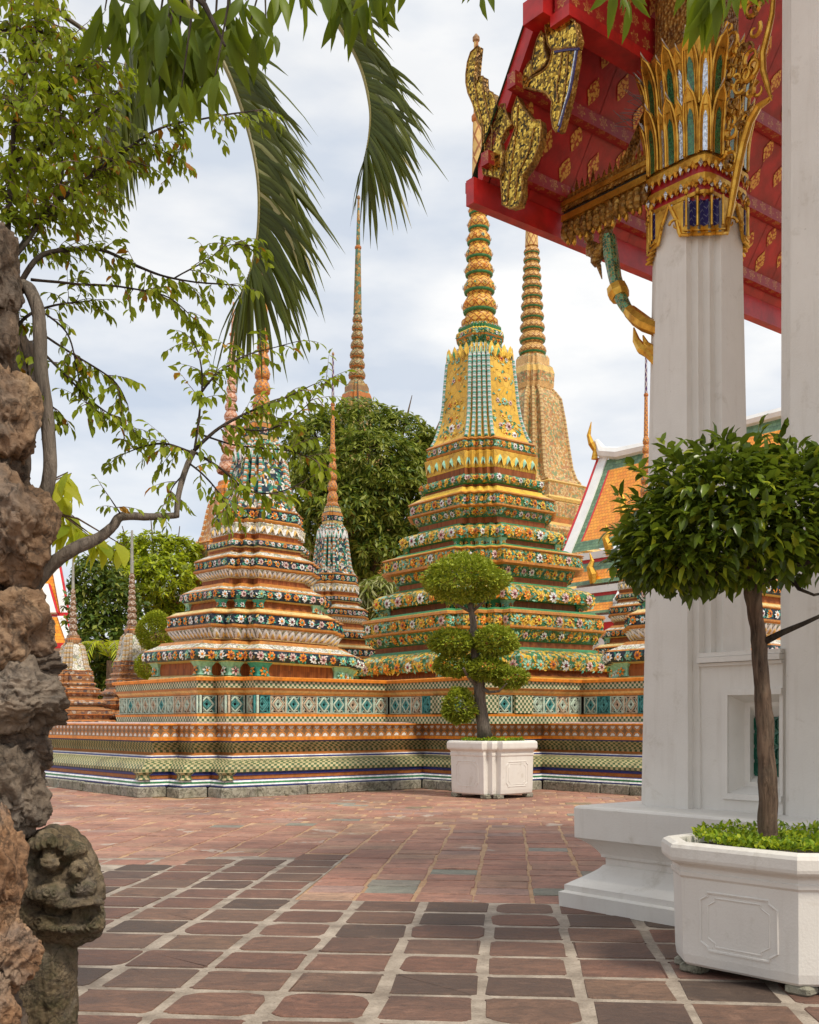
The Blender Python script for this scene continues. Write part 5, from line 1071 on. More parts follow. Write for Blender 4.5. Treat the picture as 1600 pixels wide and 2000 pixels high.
def shell(c, rad, n, thick=.22, flat=None, lump=.12, seed=0.0):
    B, D = [], []
    for _ in range(n):
        d = Vector((rng.gauss(0, 1), rng.gauss(0, 1), rng.gauss(0, 1))).normalized()
        if flat is not None and d.z < 0: d.z *= flat; 
        k = 1 + lump * noise.noise(d * 2.2 + Vector((seed, seed, 0))) * 1.6; k *= 1 - thick * rng.random() ** 1.6
        B.append((c[0] + d.x * rad[0] * k, c[1] + d.y * rad[1] * k, c[2] + d.z * rad[2] * k)); D.append((d.x + rng.gauss(0, .55), d.y + rng.gauss(0, .55), d.z * .7 + rng.gauss(0, .5) + .1))
    return B, D
tp = thing('topiary_tree', (2.20, 6.5, .74), 'glossy mushroom crowned clipped tree growing in the big octagonal planter', 'tree')
mb = MB(); TR = [P(1500, 1650, 6.5), P(1501, 1560, 6.5), P(1496, 1450, 6.5), P(1487, 1330, 6.5), P(1480, 1230, 6.5), P(1470, 1150, 6.48), P(1466, 1090, 6.46)]
dense = []
for a, b in zip(TR[:-1], TR[1:]):
    for k in range(10): dense.append(a.lerp(b, k / 10))
dense.append(TR[-1]); rad = [.056 - .020 * i / len(dense) + (.012 * max(0, noise.noise(Vector((i * .33, 1.7, 0))))) + (.02 if i < 2 else 0) for i in range(len(dense))]
dense = [p + Vector((.008 * noise.noise(Vector((i * .24, 0, 3))), .01 * noise.noise(Vector((i * .24, 7, 3))), 0)) for i, p in enumerate(dense)]
mb.tube(dense, rad, 'bark', 20); kv = []
for x, y, z in mb.v:
    p = Vector((x, y, z)); ax_ = min(dense, key=lambda q: (q - p).length); d = (p - ax_); an = math.atan2(d.y, d.x); d.z *= .2
    k = .22 * noise.noise(Vector((math.cos(an) * 2.6, math.sin(an) * 2.6, z * 2.2))) + .16 * noise.noise(Vector((math.cos(an) * 6, math.sin(an) * 6, z * 4.5))) + .35 * max(0, noise.noise(Vector((math.cos(an) * 1.3 + 4, math.sin(an) * 1.3, z * 5))) - .22)
    kv.append(tuple(p + d * k))
mb.v = kv; tk = mb.build('trunk', tp, True)
mb = MB()
for pts, r0 in (([P(1490, 1255, 6.5), P(1530, 1235, 6.4), P(1570, 1218, 6.3), P(1620, 1195, 6.2)], .024), ([P(1470, 1140, 6.5), P(1520, 1120, 6.4), P(1580, 1095, 6.3), P(1630, 1060, 6.3)], .032), ([P(1535, 1115, 6.4), P(1560, 1150, 6.3), P(1590, 1162, 6.2), P(1630, 1155, 6.2)], .014), ([P(1468, 1150, 6.45), P(1420, 1090, 6.4), P(1360, 1060, 6.4)], .028), ([P(1466, 1120, 6.45), P(1400, 1120, 6.3), P(1320, 1110, 6.2)], .02), ([P(1470, 1100, 6.5), P(1450, 1000, 6.6), P(1430, 930, 6.6)], .026)):
    mb = MB(); mb.tube(pts, [r0 * (1 - .6 * i / (len(pts) - 1)) for i in range(len(pts))], 'bark_dark', 7); mb.build('branch', tp)
B, D = [], []
for c, rd, n in ((P(1440, 1030, 6.45), (.62, .58, .40), 2200), (P(1335, 1072, 6.4), (.38, .40, .30), 950), (P(1545, 990, 6.4), (.36, .42, .36), 1050), (P(1620, 1010, 6.4), (.34, .42, .40), 650), (P(1400, 950, 6.3), (.36, .38, .26), 750), (P(1295, 1080, 6.4), (.24, .3, .23), 480)):
    b, d = shell(c, rd, n, .34, .8, .16, c.x); B += b; D += d
for _ in range(26):      # stray shoots above the clipped surface
    d0 = Vector((rng.gauss(0, 1), rng.gauss(0, 1), rng.uniform(-.1, 1))).normalized(); q0 = P(1430, 1030, 6.45) + Vector((d0.x * .66, d0.y * .6, d0.z * .50))
    for k in range(6): B.append(tuple(q0 + d0 * (.022 * k))); D.append((d0.x + rng.gauss(0, .8), d0.y + rng.gauss(0, .8), d0.z + rng.gauss(0, .7) + .3))
D = [(d[0], d[1], d[2] - .35) for d in D]
leaves('crown', tp, ['leaf_topiary'], B, D, npr.uniform(.065, .125, len(B)), npr.uniform(.034, .058, len(B)), 'fold')
for b in range(1): pass
bt = thing('cloud_pruned_tree', (MX, MY, 1.05), 'cloud pruned tree with round leaf pads in the white planter by the terrace', 'tree')
mb = MB(); Yb = MY
mb.tube([P(947, 1440, Yb), P(944, 1415, Yb), P(938, 1370, Yb), P(936, 1330, Yb), P(930, 1290, Yb), P(924, 1250, Yb), P(925, 1220, Yb), P(920, 1190, Yb), P(915, 1160, Yb)], [.16, .135, .12, .115, .10, .075, .07, .06, .04], 'bark_grey', 10)
mb.build('trunk', bt, True)
mb = MB()
for pts, r in (((936, 1345, 915, 1322, 905, 1305), .045), ((935, 1340, 955, 1352, 975, 1350, 990, 1335), .045), ((928, 1290, 950, 1285, 968, 1270), .045), ((926, 1262, 900, 1262, 885, 1262), .04), ((938, 1378, 920, 1380, 905, 1385), .045), ((920, 1195, 890, 1180, 870, 1160), .035), ((922, 1195, 945, 1175, 960, 1160), .035)):
    q = [P(pts[i], pts[i + 1], Yb - .1 * i) for i in range(0, len(pts), 2)]; mb = MB(); mb.tube(q, [r * (1 - .25 * i) for i in range(len(q))], 'bark_grey', 7); mb.build('branch', bt)
m2 = Yb / F
for px, py, rx, ry, n in ((909, 1140, 80, 54, 9000), (880, 1258, 42, 28, 2600), (968, 1257, 41, 34, 2800), (888, 1300, 39, 30, 2600), (952, 1310, 39, 27, 2400), (996, 1327, 34, 23, 1900), (896, 1385, 31, 42, 2600)):
    c = P(px, py, Yb + rng.uniform(-.25, .15)); b, d = shell(c, (rx * m2, rx * m2 * .95, ry * m2), n, .30, .65, .13, px); leaves('leaf_pad', bt, ['leaf_bonsai'], b, d, npr.uniform(.06, .10, n), npr.uniform(.036, .058, n), 'quad')
rb = thing('round_bush', P(303, 1300, 31.5), 'round clipped yellow green bush left of the navy chedi', 'bush')
b, d = shell(P(305, 1235, 31.5), (37 * .015, .5, 40 * .015), 6500, .25, .9, .08, 3); b2, d2 = shell(P(290, 1302, 31.3), (26 * .015, .4, 24 * .015), 2800, .3, 1, .1, 5)
leaves('foliage', rb, ['leaf_round'], b + b2, d + d2, npr.uniform(.05, .09, len(b) + len(b2)), npr.uniform(.03, .05, len(b) + len(b2)), 'quad')
mb = MB(); mb.tube([P(300, 1400, 31.5), P(304, 1300, 31.5), P(305, 1240, 31.5)], [.08, .06, .04], 'bark', 7); mb.build('stem', rb)

# ================================================================ trees behind the terrace
def rosettes(blobs, nclump, per, spread, Yc, droop, depth=1.0, inner=.35):
    B, D = [], []; wts = [rx * ry for _, _, rx, ry, _ in blobs]; tot = sum(wts); s = Yc / F
    for (px, py, rx, ry, dy), w_ in zip(blobs, wts):
        c = P(px, py, Yc + dy); n = max(4, int(nclump * w_ / tot))
        for _ in range(n):
            d = Vector((rng.gauss(0, 1), rng.gauss(0, 1) - .35, rng.gauss(0, 1) + .15)).normalized(); k = (1 - inner * rng.random() ** 1.3) * (1 + .25 * noise.noise(d * 2.5 + c)); q = c + Vector((d.x * rx * s * k, d.y * (rx + ry) * .5 * s * k * depth, d.z * ry * s * k))
            ax = (d + Vector((rng.gauss(0, .4), rng.gauss(0, .4), .45))).normalized(); x = ax.orthogonal().normalized(); y = ax.cross(x); a0 = rng.random() * 6.28
            for i in range(per):
                a = a0 + i * 2.4; r = (x * math.cos(a) + y * math.sin(a)); B.append(q + ax * (i * .03 * spread) + r * (.05 * spread)); D.append(r + ax * rng.uniform(-.1, .55) + Vector((0, 0, -droop * rng.uniform(.5, 1.4))))
    return B, D
def tree(name, label, px, Y, blobs, nclump, per, L_, W_, mats, trunk_r=.3, droop=.4, kind='quad', fork_y=None, inner=.35, bark_='bark', cat='tree'):
    root = thing(name, Vector(((px - CX) / F * Y, Y, 0)), label, cat); top = min(b[1] for b in blobs); fy = fork_y or (top * .45 + HY * .55); mb = MB(); base = Vector(((px - CX) / F * Y, Y, -.05)); fk = P(px, fy, Y)
    mb.tube([base, base.lerp(fk, .3) + Vector((.1, 0, 0)), base.lerp(fk, .7), fk], [trunk_r * 1.35, trunk_r, trunk_r * .9, trunk_r * .8], bark_, 9); mb.build('trunk', root)
    mb = MB()
    for bx, by, rx, ry, dy in blobs:
        c = P(bx, by, Y + dy); m_ = fk.lerp(c, .5) + Vector((0, 0, -.06 * (c - fk).length)); mb.tube([fk, m_, c, c + (c - m_) * .5], [trunk_r * .6, trunk_r * .38, trunk_r * .2, .02], bark_, 6)
    mb.build('limb', root)
    B, D = rosettes(blobs, nclump, per, L_, Y, droop, inner=inner); n = len(B)
    leaves('crown', root, mats, B, D, npr.uniform(.65, 1.2, n) * L_, npr.uniform(.75, 1.2, n) * W_, kind); return root
tree('mango_tree', 'big dense dome shaped mango tree behind the slim white chedi', 705, 60,
     [(620, 865, 58, 50, 0), (700, 830, 78, 48, 1), (785, 855, 66, 48, 0), (835, 880, 36, 40, 1), (720, 920, 110, 80, -1.5), (630, 950, 74, 70, -.5), (765, 985, 76, 80, -2), (815, 950, 50, 90, 0), (745, 1070, 70, 64, -2), (590, 900, 40, 60, 1), (680, 1010, 80, 70, -2.5), (600, 1040, 50, 70, 0), (800, 1080, 50, 60, 0), (670, 1120, 60, 60, -1)],
     3000, 10, .46, .15, ['leaf_far', 'leaf_far', 'leaf_far', 'leaf_dark'], .5, .32, 'quad', 1150)
tree('broadleaf_tree', 'bright yellow green leaved tree behind the brown chedi needle', 320, 46, [(255, 1085, 32, 40, 0), (300, 1075, 36, 34, 0), (345, 1085, 40, 36, 0), (375, 1105, 30, 44, .5), (330, 1140, 60, 60, -.8), (270, 1140, 48, 50, -.5), (350, 1200, 50, 60, 0), (222, 1110, 26, 30, .5)],
     900, 10, .30, .12, ['leaf_bright', 'leaf_bright', 'leaf_far'], .22, .05, 'quad', 1290)
tree('broadleaf_tree', 'dark shady tree standing behind the small brown chedis', 215, 42, [(180, 1130, 42, 44, 0), (225, 1175, 46, 60, 0), (165, 1190, 36, 60, 0), (200, 1250, 50, 60, -.5), (175, 1310, 40, 60, 0), (255, 1230, 40, 70, .5), (225, 1330, 44, 60, 0)],
     900, 9, .30, .13, ['leaf_dark', 'leaf_dark', 'leaf_far'], .2, .35, 'quad', 1300)
tree('dry_leaved_plant', 'shaggy plant with drooping pale leaves between the chedis', 735, 44, [(735, 1160, 32, 26, 0), (705, 1185, 20, 18, 0), (755, 1190, 18, 20, 0)], 90, 13, .75, .10, ['dry', 'dry', 'leaf_far'], .12, .9, 'quad', 1180, cat='plant')
fn = thing('fern_palm', Vector((-11.2, 40, 0)), 'feathery light green palm beneath the dark tree beyond the terrace', 'palm')
mb = MB(); mb.tube([Vector((-11.2, 40, 0)), P(214, 1290, 40)], [.14, .1], 'bark', 7); mb.build('trunk', fn)
def frond(mb, pts, nl, l0, mat, side_dir, width, droop, both=True, lmul=None, rmat='bark_grey', r0=.02, seg=5, prog=1.0):
    """rachis through pts with leaflets along it"""
    P_ = []
    for a, b, c, d in zip([pts[0]] + pts[:-2], pts[:-1], pts[1:], pts[2:] + [pts[-1]]):
        for k in range(8):
            t = k / 8; P_.append(.5 * ((2 * b) + (c - a) * t + (2 * a - 5 * b + 4 * c - d) * t * t + (3 * b - a - 3 * c + d) * t ** 3))
    P_.append(pts[-1]); N = len(P_); mb.tube(P_, [r0 * (1 - .8 * i / N) for i in range(N)], rmat, 6)
    for i in range(nl):
        f = (i + .5) / nl; x = f * (N - 1); k = min(int(x), N - 2); p = P_[k].lerp(P_[k + 1], x - k); tg = (P_[k + 1] - P_[k]).normalized(); L_ = l0 * (lmul(f) if lmul else 1) * rng.uniform(.88, 1.1)
        for sd in ((1, -1) if both else (1,)):
            sdv = side_dir(f, sd); d0 = (tg * prog * rng.uniform(.8, 1.2) + sdv).normalized(); q = [p]; d = d0.copy()
            dr = droop * rng.uniform(.5, 1.5)
            for s in range(seg): d = (d + Vector((0, 0, -dr)) + Vector((rng.gauss(0, .03), rng.gauss(0, .03), 0))).normalized(); q.append(q[-1] + d * (L_ / seg))
            nrm = tg.cross(d0).normalized() if tg.cross(d0).length > .05 else Vector((0, 1, 0)); vs = []; fs = []
            for s, a in enumerate(q):
                t = s / seg; w_ = width * (.5 + 1.1 * t if t < .35 else 1.0 * (1 - (t - .35) / .65) ** .8 * .9 + .02) * .5; dd = (q[min(s + 1, seg)] - q[max(s - 1, 0)]).normalized(); wv = nrm.cross(dd).normalized() if False else dd.cross(nrm).normalized(); wv = (tg * .85 + wv * .15 - dd * tg.dot(dd)); wv = wv.normalized() if wv.length > .01 else dd.orthogonal().normalized()
                vs += [a - wv * w_, a + nrm * (w_ * .35), a + wv * w_]
                if s: b = 3 * (s - 1); fs += [(b, b + 1, b + 4, b + 3), (b + 1, b + 2, b + 5, b + 4)]
            mb.raw(vs, fs, 'dry' if rng.random() < .05 else mat)
for k in range(9):
    a = k * .7 + .2; c = P(214, 1285, 40); o_ = Vector((math.cos(a), math.sin(a) * .8, 0)); mb = MB()
    frond(mb, [c, c + o_ * .5 + Vector((0, 0, .55)), c + o_ * 1.15 + Vector((0, 0, .5)), c + o_ * 1.7 + Vector((0, 0, -.15))], 18, .45, 'leaf_bright', lambda f, sd, o_=o_: Vector((-o_.y, o_.x, 0)) * sd * 1.0, .06, .12, seg=3); mb.build('frond', fn)

# ================================================================ rockwork, carved stone head
rk = thing('rockwork', P(20, 2000, 4.45) * 1.0 - Vector((0, 0, P(20, 2000, 4.45).z)), 'tall stacked rockwork column of brown and grey boulders', 'rockwork')
def rock(px, py, rx, ry, Y, mat, sd, rug=.22, strat=0.0):
    mb = MB(); m_ = Y / F; c = P(px, py, Y); o = Vector((sd * 3.1, sd * 1.7, sd * .9))
    def fn_(p):
        k = 1 + rug * 1.15 * noise.noise(p * 1.15 + o) + rug * 1.1 * (.22 - abs(noise.noise(p * 1.9 + o * .7))) + rug * .45 * (.2 - abs(noise.noise(p * 4.1 - o))) + rug * .12 * noise.noise(p * 7.5 + o) + rug * .07 * noise.noise(p * 17 + o) + .05 * noise.noise(p * 38 + o) * rug
        q_ = p + .25 * Vector((noise.noise(p * 3 + o), noise.noise(p * 3 - o), noise.noise(p * 3 + o * 2))); cr = abs(noise.noise(q_ * 1.5 + o * 1.3)); k -= rug * .34 * max(0, .045 - cr) / .045; cr2 = abs(noise.noise(q_ * 3.3 - o)); k -= rug * .12 * max(0, .05 - cr2) / .05
        if strat: k += strat * (noise.noise(Vector((p.x * 1.4, p.y * 1.4, p.z * 11 + noise.noise(p * 2 + o) * 2)) + o))
        return k
    mb.ico(c, (rx * m_, (rx + ry) * .5 * m_, ry * m_), mat, 6, fn_); return mb.build('boulder', rk)
for i, a in enumerate([(-6, 530, 52, 100, 4.6, 'boulder_dark'), (-12, 660, 50, 90, 4.6, 'boulder_dark'), (8, 812, 74, 92, 4.45, 'boulder'), (-6, 930, 70, 62, 4.5, 'boulder_dark'), (28, 1032, 76, 88, 4.4, 'boulder'), (30, 1232, 78, 82, 4.4, 'boulder'), (-10, 1130, 70, 60, 4.5, 'boulder_dark'),
        (40, 1368, 84, 66, 4.35, 'boulder_grey'), (10, 1300, 90, 46, 4.45, 'boulder_dark'), (20, 1450, 78, 62, 4.45, 'boulder_dark'), (22, 1540, 64, 92, 4.4, 'boulder_grey'), (0, 1640, 60, 60, 4.5, 'boulder_dark'), (-2, 1705, 50, 104, 3.95, 'boulder_orange'), (20, 1868, 54, 66, 3.9, 'boulder_orange'), (-14, 1965, 46, 70, 3.8, 'boulder_orange'), (-40, 1800, 60, 90, 4.1, 'boulder_dark'), (-10, 2090, 80, 130, 4.0, 'boulder_dark'), (-45, 1500, 90, 300, 4.75, 'boulder_dark'), (-50, 900, 70, 420, 4.8, 'boulder_dark'), (-30, 1900, 80, 260, 4.6, 'boulder_dark')]):
    rock(a[0] - (9 if a[1] < 700 else 4), a[1], a[2] * (.88 if a[1] < 900 else 1.0), a[3] * 1.12, a[4], a[5], i + 1, .34 if 'dark' not in a[5] else .36, .08 if a[5] == 'boulder_grey' else .035)
sq = thing('stone_statue', Vector((P(100, 1410, 4.5).x, 4.5, 0)), 'weathered mossy stone guardian head with bulging eyes and toothed mouth below the rockwork', 'statue')
mb = MB(); YS = 4.5; ms = YS / F
for px, py, dy, rx, ry, rd in ((85, 1725, .02, 72, 92, 80), (105, 1790, .0, 82, 62, 75), (150, 1765, -.01, 52, 84, 58), (152, 1708, -.02, 42, 62, 58), (128, 1672, .0, 50, 52, 62), (176, 1738, -.02, 28, 44, 44), (172, 1755, -.01, 33, 62, 44), (160, 1800, 0, 46, 42, 46), (96, 1648, -.105, 42, 20, 44), (144, 1660, -.09, 26, 17, 40), (110, 1640, 0, 48, 30, 60), (97, 1686, -.165, 23, 19, 26), (154, 1700, -.12, 20, 20, 26), (172, 1716, -.05, 15, 17, 26), (183, 1802, -.06, 22, 19, 30), (150, 1764, -.10, 58, 15, 40), (96, 1745, -.12, 42, 26, 40), (130, 1808, -.10, 62, 17, 40), (165, 1735, -.10, 24, 18, 30), (70, 1925, .02, 74, 150, 74), (95, 1890, 0, 56, 120, 66), (110, 1960, .02, 40, 160, 60), (60, 2080, .02, 110, 130, 100), (60, 2200, .02, 120, 120, 105)):
    mb.ico(P(px, py, YS + dy), (rx * ms, rd * ms, ry * ms), 'statue', 3)
for k in range(7): mb.ico(P(140 + k * 9, 1783 - (k - 3) ** 2 * .3 - k * 1.2, YS - .135 + k * .011), (5 * ms, 6 * ms, 8 * ms), 'statue', 2)
st_ = mb.build('head', sq); md = st_.modifiers.new('r', 'REMESH'); md.mode = 'VOXEL'; md.voxel_size = .0052; md.use_smooth_shade = True
dg = bpy.context.evaluated_depsgraph_get(); me = bpy.data.meshes.new_from_object(st_.evaluated_get(dg)); st_.modifiers.clear(); st_.data = me; me.materials.clear(); me.materials.append(MAT('statue'))
bm = bmesh.new(); bm.from_mesh(me); off = world_loc(sq)
for _ in range(1): bmesh.ops.smooth_vert(bm, verts=bm.verts, factor=.5, use_axis_x=True, use_axis_y=True, use_axis_z=True)
bm.normal_update(); cps = [(62, 1770), (90, 1780), (120, 1785), (150, 1783), (178, 1776), (203, 1764)]
def dseg(p, a, b):
    ab = b - a; t = max(0, min(1, (p - a).dot(ab) / ab.dot(ab))); return (p - a - ab * t).length
for v in bm.verts:
    w_ = v.co + off; px = CX + w_.x / w_.y * F; py = HY - (w_.z - EYE) / w_.y * F; q = Vector((px, py)); k = 0.0
    d = min(dseg(q, Vector(a), Vector(b)) for a, b in zip(cps[:-1], cps[1:]))
    if w_.y < YS + .05: k -= .034 * math.exp(-(d / 5.5) ** 2); d2 = min(dseg(q + Vector((0, -17)), Vector(a), Vector(b)) for a, b in zip(cps[1:4], cps[2:5])); k -= .022 * math.exp(-(d2 / 7) ** 2)
    k -= .03 * math.exp(-((q - Vector((156, 1702))).length / 6.0) ** 2)
    r_ = (q - Vector((97, 1684))).length; k -= .018 * math.exp(-((r_ - 25) / 3.5) ** 2); r2 = (q - Vector((96, 1645))).length; k += .010 * math.sin(r2 * .55) * math.exp(-(r2 / 34) ** 2)
    r3 = (q - Vector((184, 1802))).length; k += .012 * math.sin(r3 * .75) * math.exp(-(r3 / 22) ** 2)
    for cx_, cy_ in ((92, 1742), (106, 1744), (152, 1728), (75, 1800), (125, 1815)): r4 = (q - Vector((cx_, cy_))).length; k += .009 * math.cos(r4 * .8) * math.exp(-(r4 / 10) ** 2)
    if py > 1850: k += .008 * noise.noise(Vector((px * .14, py * .015, 0)))
    k += .007 * noise.noise(w_ * 22) + .0035 * noise.noise(w_ * 60) + .002 * noise.noise(w_ * 140); v.co += v.normal * k
bm.to_mesh(me); bm.free()
me.polygons.foreach_set('use_smooth', [True] * len(me.polygons)); me.update()

# ================================================================ tree over the rockwork
vt = thing('leafy_tree', Vector((P(40, 1410, 4.9).x - .35, 4.95, 0)), 'leafy tree with bare twisting branches growing out of the rockwork', 'tree')
BR = [  # (points x, y in the photo at distance Y) radius start, end, density
 ('l', [(-40, 640, 4.8), (40, 560, 4.8), (70, 592, 4.75), (78, 650, 4.72), (80, 720, 4.7), (90, 800, 4.7), (97, 880, 4.68), (96, 935, 4.66), (80, 985, 4.66), (40, 1040, 4.7)], .030, .030, 0),
 ('l', [(40, 1185, 4.6), (58, 1155, 4.55), (95, 1108, 4.55), (140, 1075, 4.55), (190, 1052, 4.6), (220, 1028, 4.62), (238, 1008, 4.64), (290, 1009, 4.68), (345, 1007, 4.7)], .036, .0135, 0),
 ('l', [(344, 1010, 4.7), (347, 975, 4.72), (355, 940, 4.75), (368, 905, 4.8), (380, 880, 4.8)], .0125, .014, 0),
 ('b', [(380, 880, 4.8), (430, 835, 4.85), (480, 808, 4.9), (540, 785, 5), (612, 752, 5.1)], .009, .002, 1.0),
 ('b', [(378, 884, 4.8), (330, 868, 4.8), (285, 872, 4.85), (245, 885, 4.9)], .007, .002, 1.2),
 ('b', [(382, 878, 4.8), (392, 800, 4.85), (396, 740, 4.9), (388, 690, 4.95), (372, 660, 5.0)], .007, .002, .9),
 ('b', [(395, 765, 4.85), (430, 725, 4.9), (490, 690, 5), (580, 668, 5.1)], .006, .0015, 1.0),
 ('b', [(384, 884, 4.8), (430, 915, 4.8), (480, 955, 4.85), (545, 962, 4.9), (610, 930, 5.0)], .007, .002, 1.1),
 ('b', [(370, 905, 4.8), (400, 930, 4.7), (430, 965, 4.7), (440, 990, 4.7)], .005, .002, 1.1), ('b', [(355, 930, 4.8), (335, 955, 4.75), (325, 985, 4.7)], .004, .002, 1.0),
 ('b', [(440, 830, 4.85), (520, 840, 4.9), (590, 800, 5.0), (640, 742, 5.1)], .005, .0015, .9), ('b', [(400, 850, 4.85), (470, 870, 4.9), (560, 880, 5.0), (620, 900, 5.0)], .005, .0015, 1.1),
 ('b', [(238, 1006, 4.64), (228, 990, 4.6), (215, 970, 4.58)], .004, .002, .8),
 ('b', [(35, 560, 4.8), (75, 505, 4.85), (130, 488, 4.9), (200, 488, 5.0), (270, 520, 5.05), (340, 545, 5.1), (460, 558, 5.2)], .014, .003, 1.2),
 ('b', [(60, 545, 4.8), (150, 555, 4.9), (250, 562, 5.0), (330, 582, 5.1), (380, 625, 5.1)], .007, .002, 1.1),
 ('b', [(0, 690, 4.8), (45, 625, 4.85), (95, 598, 4.9), (180, 586, 5)], .010, .003, 1.0),
 ('b', [(20, 510, 4.8), (60, 455, 4.9), (110, 395, 4.95), (170, 350, 5), (250, 290, 5.1), (330, 245, 5.2), (500, 215, 5.3)], .016, .003, 1.3),
 ('b', [(30, 500, 4.8), (75, 440, 4.9), (115, 380, 4.95), (120, 260, 5.0), (110, 140, 5.1)], .010, .003, 1.5), ('b', [(10, 520, 4.8), (20, 380, 4.9), (30, 240, 5), (60, 90, 5.1), (90, -40, 5.2)], .016, .006, 1.8),
 ('b', [(78, 680, 4.75), (140, 745, 4.8), (200, 800, 4.85), (262, 840, 4.9)], .007, .002, 1.1), ('b', [(80, 650, 4.75), (140, 690, 4.8), (220, 740, 4.85), (250, 790, 4.9)], .006, .002, 1.1), ('b', [(70, 600, 4.75), (130, 650, 4.8), (150, 720, 4.8), (170, 790, 4.8)], .005, .002, 1.0),
 ('b', [(-20, 330, 4.9), (60, 300, 5), (150, 250, 5.1), (230, 180, 5.2)], .010, .003, 1.5), ('b', [(-20, 200, 4.9), (70, 190, 5), (150, 130, 5.1), (220, 120, 5.2)], .010, .003, 1.5), ('b', [(-20, 60, 5), (60, 60, 5.1), (140, 90, 5.2), (180, 160, 5.2)], .010, .003, 1.6), ('b', [(-30, 420, 4.9), (30, 420, 4.9), (100, 430, 5), (160, 420, 5.1)], .007, .002, 1.3), ('b', [(20, 620, 4.8), (50, 700, 4.75), (60, 760, 4.7), (110, 800, 4.8)], .006, .002, 1.2),
 ('l', [(60, -30, 5.3), (110, 20, 5.3), (170, 62, 5.3), (225, 102, 5.3)], .014, .009, 0),
 ('b', [(340, 545, 5.1), (400, 510, 5.2), (445, 480, 5.25), (478, 478, 5.3)], .004, .0015, 1.3), ('b', [(330, 245, 5.2), (360, 260, 5.2), (340, 320, 5.2)], .004, .002, 1.0), ('b', [(240, 290, 5.1), (290, 280, 5.15), (330, 300, 5.2)], .004, .002, 1.2), ('b', [(170, 350, 5.0), (210, 310, 5.0), (280, 320, 5.1)], .004, .002, 1.2),
]
tr = MB(); lb, ld = [], []
def twig(p, d, Lp, Y):      # Lp in photo pixels at distance Y
    m_ = Y / F; n = max(3, int(Lp / 8)); q = [p]; dd = d.copy()
    for i in range(5): dd = (dd + Vector((rng.gauss(0, .12), rng.gauss(0, .12), -.10))).normalized(); q.append(q[-1] + dd * (Lp * m_ / 5))
    tr.tube(q, [.0024, .002, .0018, .0015, .0012, .0008], 'vine', 4, cap=False)
    for i in range(n):
        x = (i + .6) / n * 5; k = min(int(x), 4); b = q[k].lerp(q[k + 1], x - k); t = (q[k + 1] - q[k]).normalized(); s = t.cross(Vector((0, 0, 1))); s = s.normalized() if s.length > .05 else Vector((1, 0, 0)); sg = 1 if i % 2 else -1
        lb.append(b); ld.append(t * .5 + s * (sg * rng.uniform(.3, 1.0)) + Vector((rng.gauss(0, .25), rng.gauss(0, .25), -rng.uniform(.35, 1.1))))
    lb.append(q[-1]); ld.append(dd + Vector((0, 0, -.4)))
limb = MB()
for kind, pts, r0, r1, dn in BR:
    q = [P(*a) for a in pts]; sm = []
    for a, b, c, d in zip([q[0]] + q[:-2], q[:-1], q[1:], q[2:] + [q[-1]]):
        for k in range(6): t = k / 6; sm.append(.5 * ((2 * b) + (c - a) * t + (2 * a - 5 * b + 4 * c - d) * t * t + (3 * b - a - 3 * c + d) * t ** 3))
    sm.append(q[-1]); N = len(sm); wob = .006 if kind == 'b' else .003
    sm = [p + Vector((noise.noise(p * 6), noise.noise(p * 6 + Vector((9, 0, 0))), noise.noise(p * 6 + Vector((0, 9, 0))))) * wob for p in sm]
    limb.tube(sm, [(r0 + (r1 - r0) * i / (N - 1)) * (1 + .12 * noise.noise(Vector((i * .7, r0 * 99, 0)))) for i in range(N)], 'bark_grey' if kind == 'l' else 'bark_dark', 9 if kind == 'l' else 6)
    if dn:
        LL = sum((b - a).length for a, b in zip(sm[:-1], sm[1:])) / (pts[0][2] / F); nt_ = int(LL / 17 * dn)
        for i in range(nt_):
            f = rng.uniform(.12, 1.0); x = f * (N - 1); k = min(int(x), N - 2); p = sm[k].lerp(sm[k + 1], x - k); t = (sm[k + 1] - sm[k]).normalized(); side = Vector((rng.gauss(0, 1), rng.gauss(0, .9), rng.gauss(.0, 1))); twig(p, (t * .7 + side * .55).normalized(), rng.uniform(28, 72), pts[0][2])
        twig(sm[-1], (sm[-1] - sm[-2]).normalized(), 50, pts[0][2])
for _ in range(420):        # the thick of the crown
    px, py = rng.uniform(-20, 215), rng.uniform(-20, 400)
    if px > 120 and py < 60: continue
    twig(P(px, py, 5.0 + rng.uniform(-.3, .5)), Vector((rng.gauss(0, 1), rng.gauss(0, 1), rng.gauss(-.1, .6))).normalized(), rng.uniform(35, 75), 5.0)
limb.tube([Vector((P(40, 1410, 4.9).x - .35, 4.95, -.05)), P(-70, 1200, 4.95), P(-60, 900, 4.9), P(-40, 640, 4.82), P(10, 520, 4.8)], [.10, .085, .07, .06, .035], 'bark_dark', 9)
limb.build('trunk', vt, True); tr.build('twigs', vt)
n = len(lb); old = (npr.random(n) < .035).astype(int); lens = npr.uniform(.034, .066, n); leaves('crown', vt, ['leaf_vine', 'leaf_old'], lb, ld, lens, lens * npr.uniform(.42, .56, n), 'fold', matidx=old)
yl = thing('yellow_leaved_plant', Vector((P(60, 1410, 6.5).x, 6.5, 0)), 'plant with large translucent yellow green leaves behind the rockwork', 'plant')
mb = MB(); mb.tube([Vector((P(60, 1410, 6.5).x, 6.5, -.02)), P(40, 1150, 6.5), P(60, 1000, 6.5), P(90, 930, 6.5)], [.03, .025, .018, .008], 'bark', 7); yb, yd = [], []
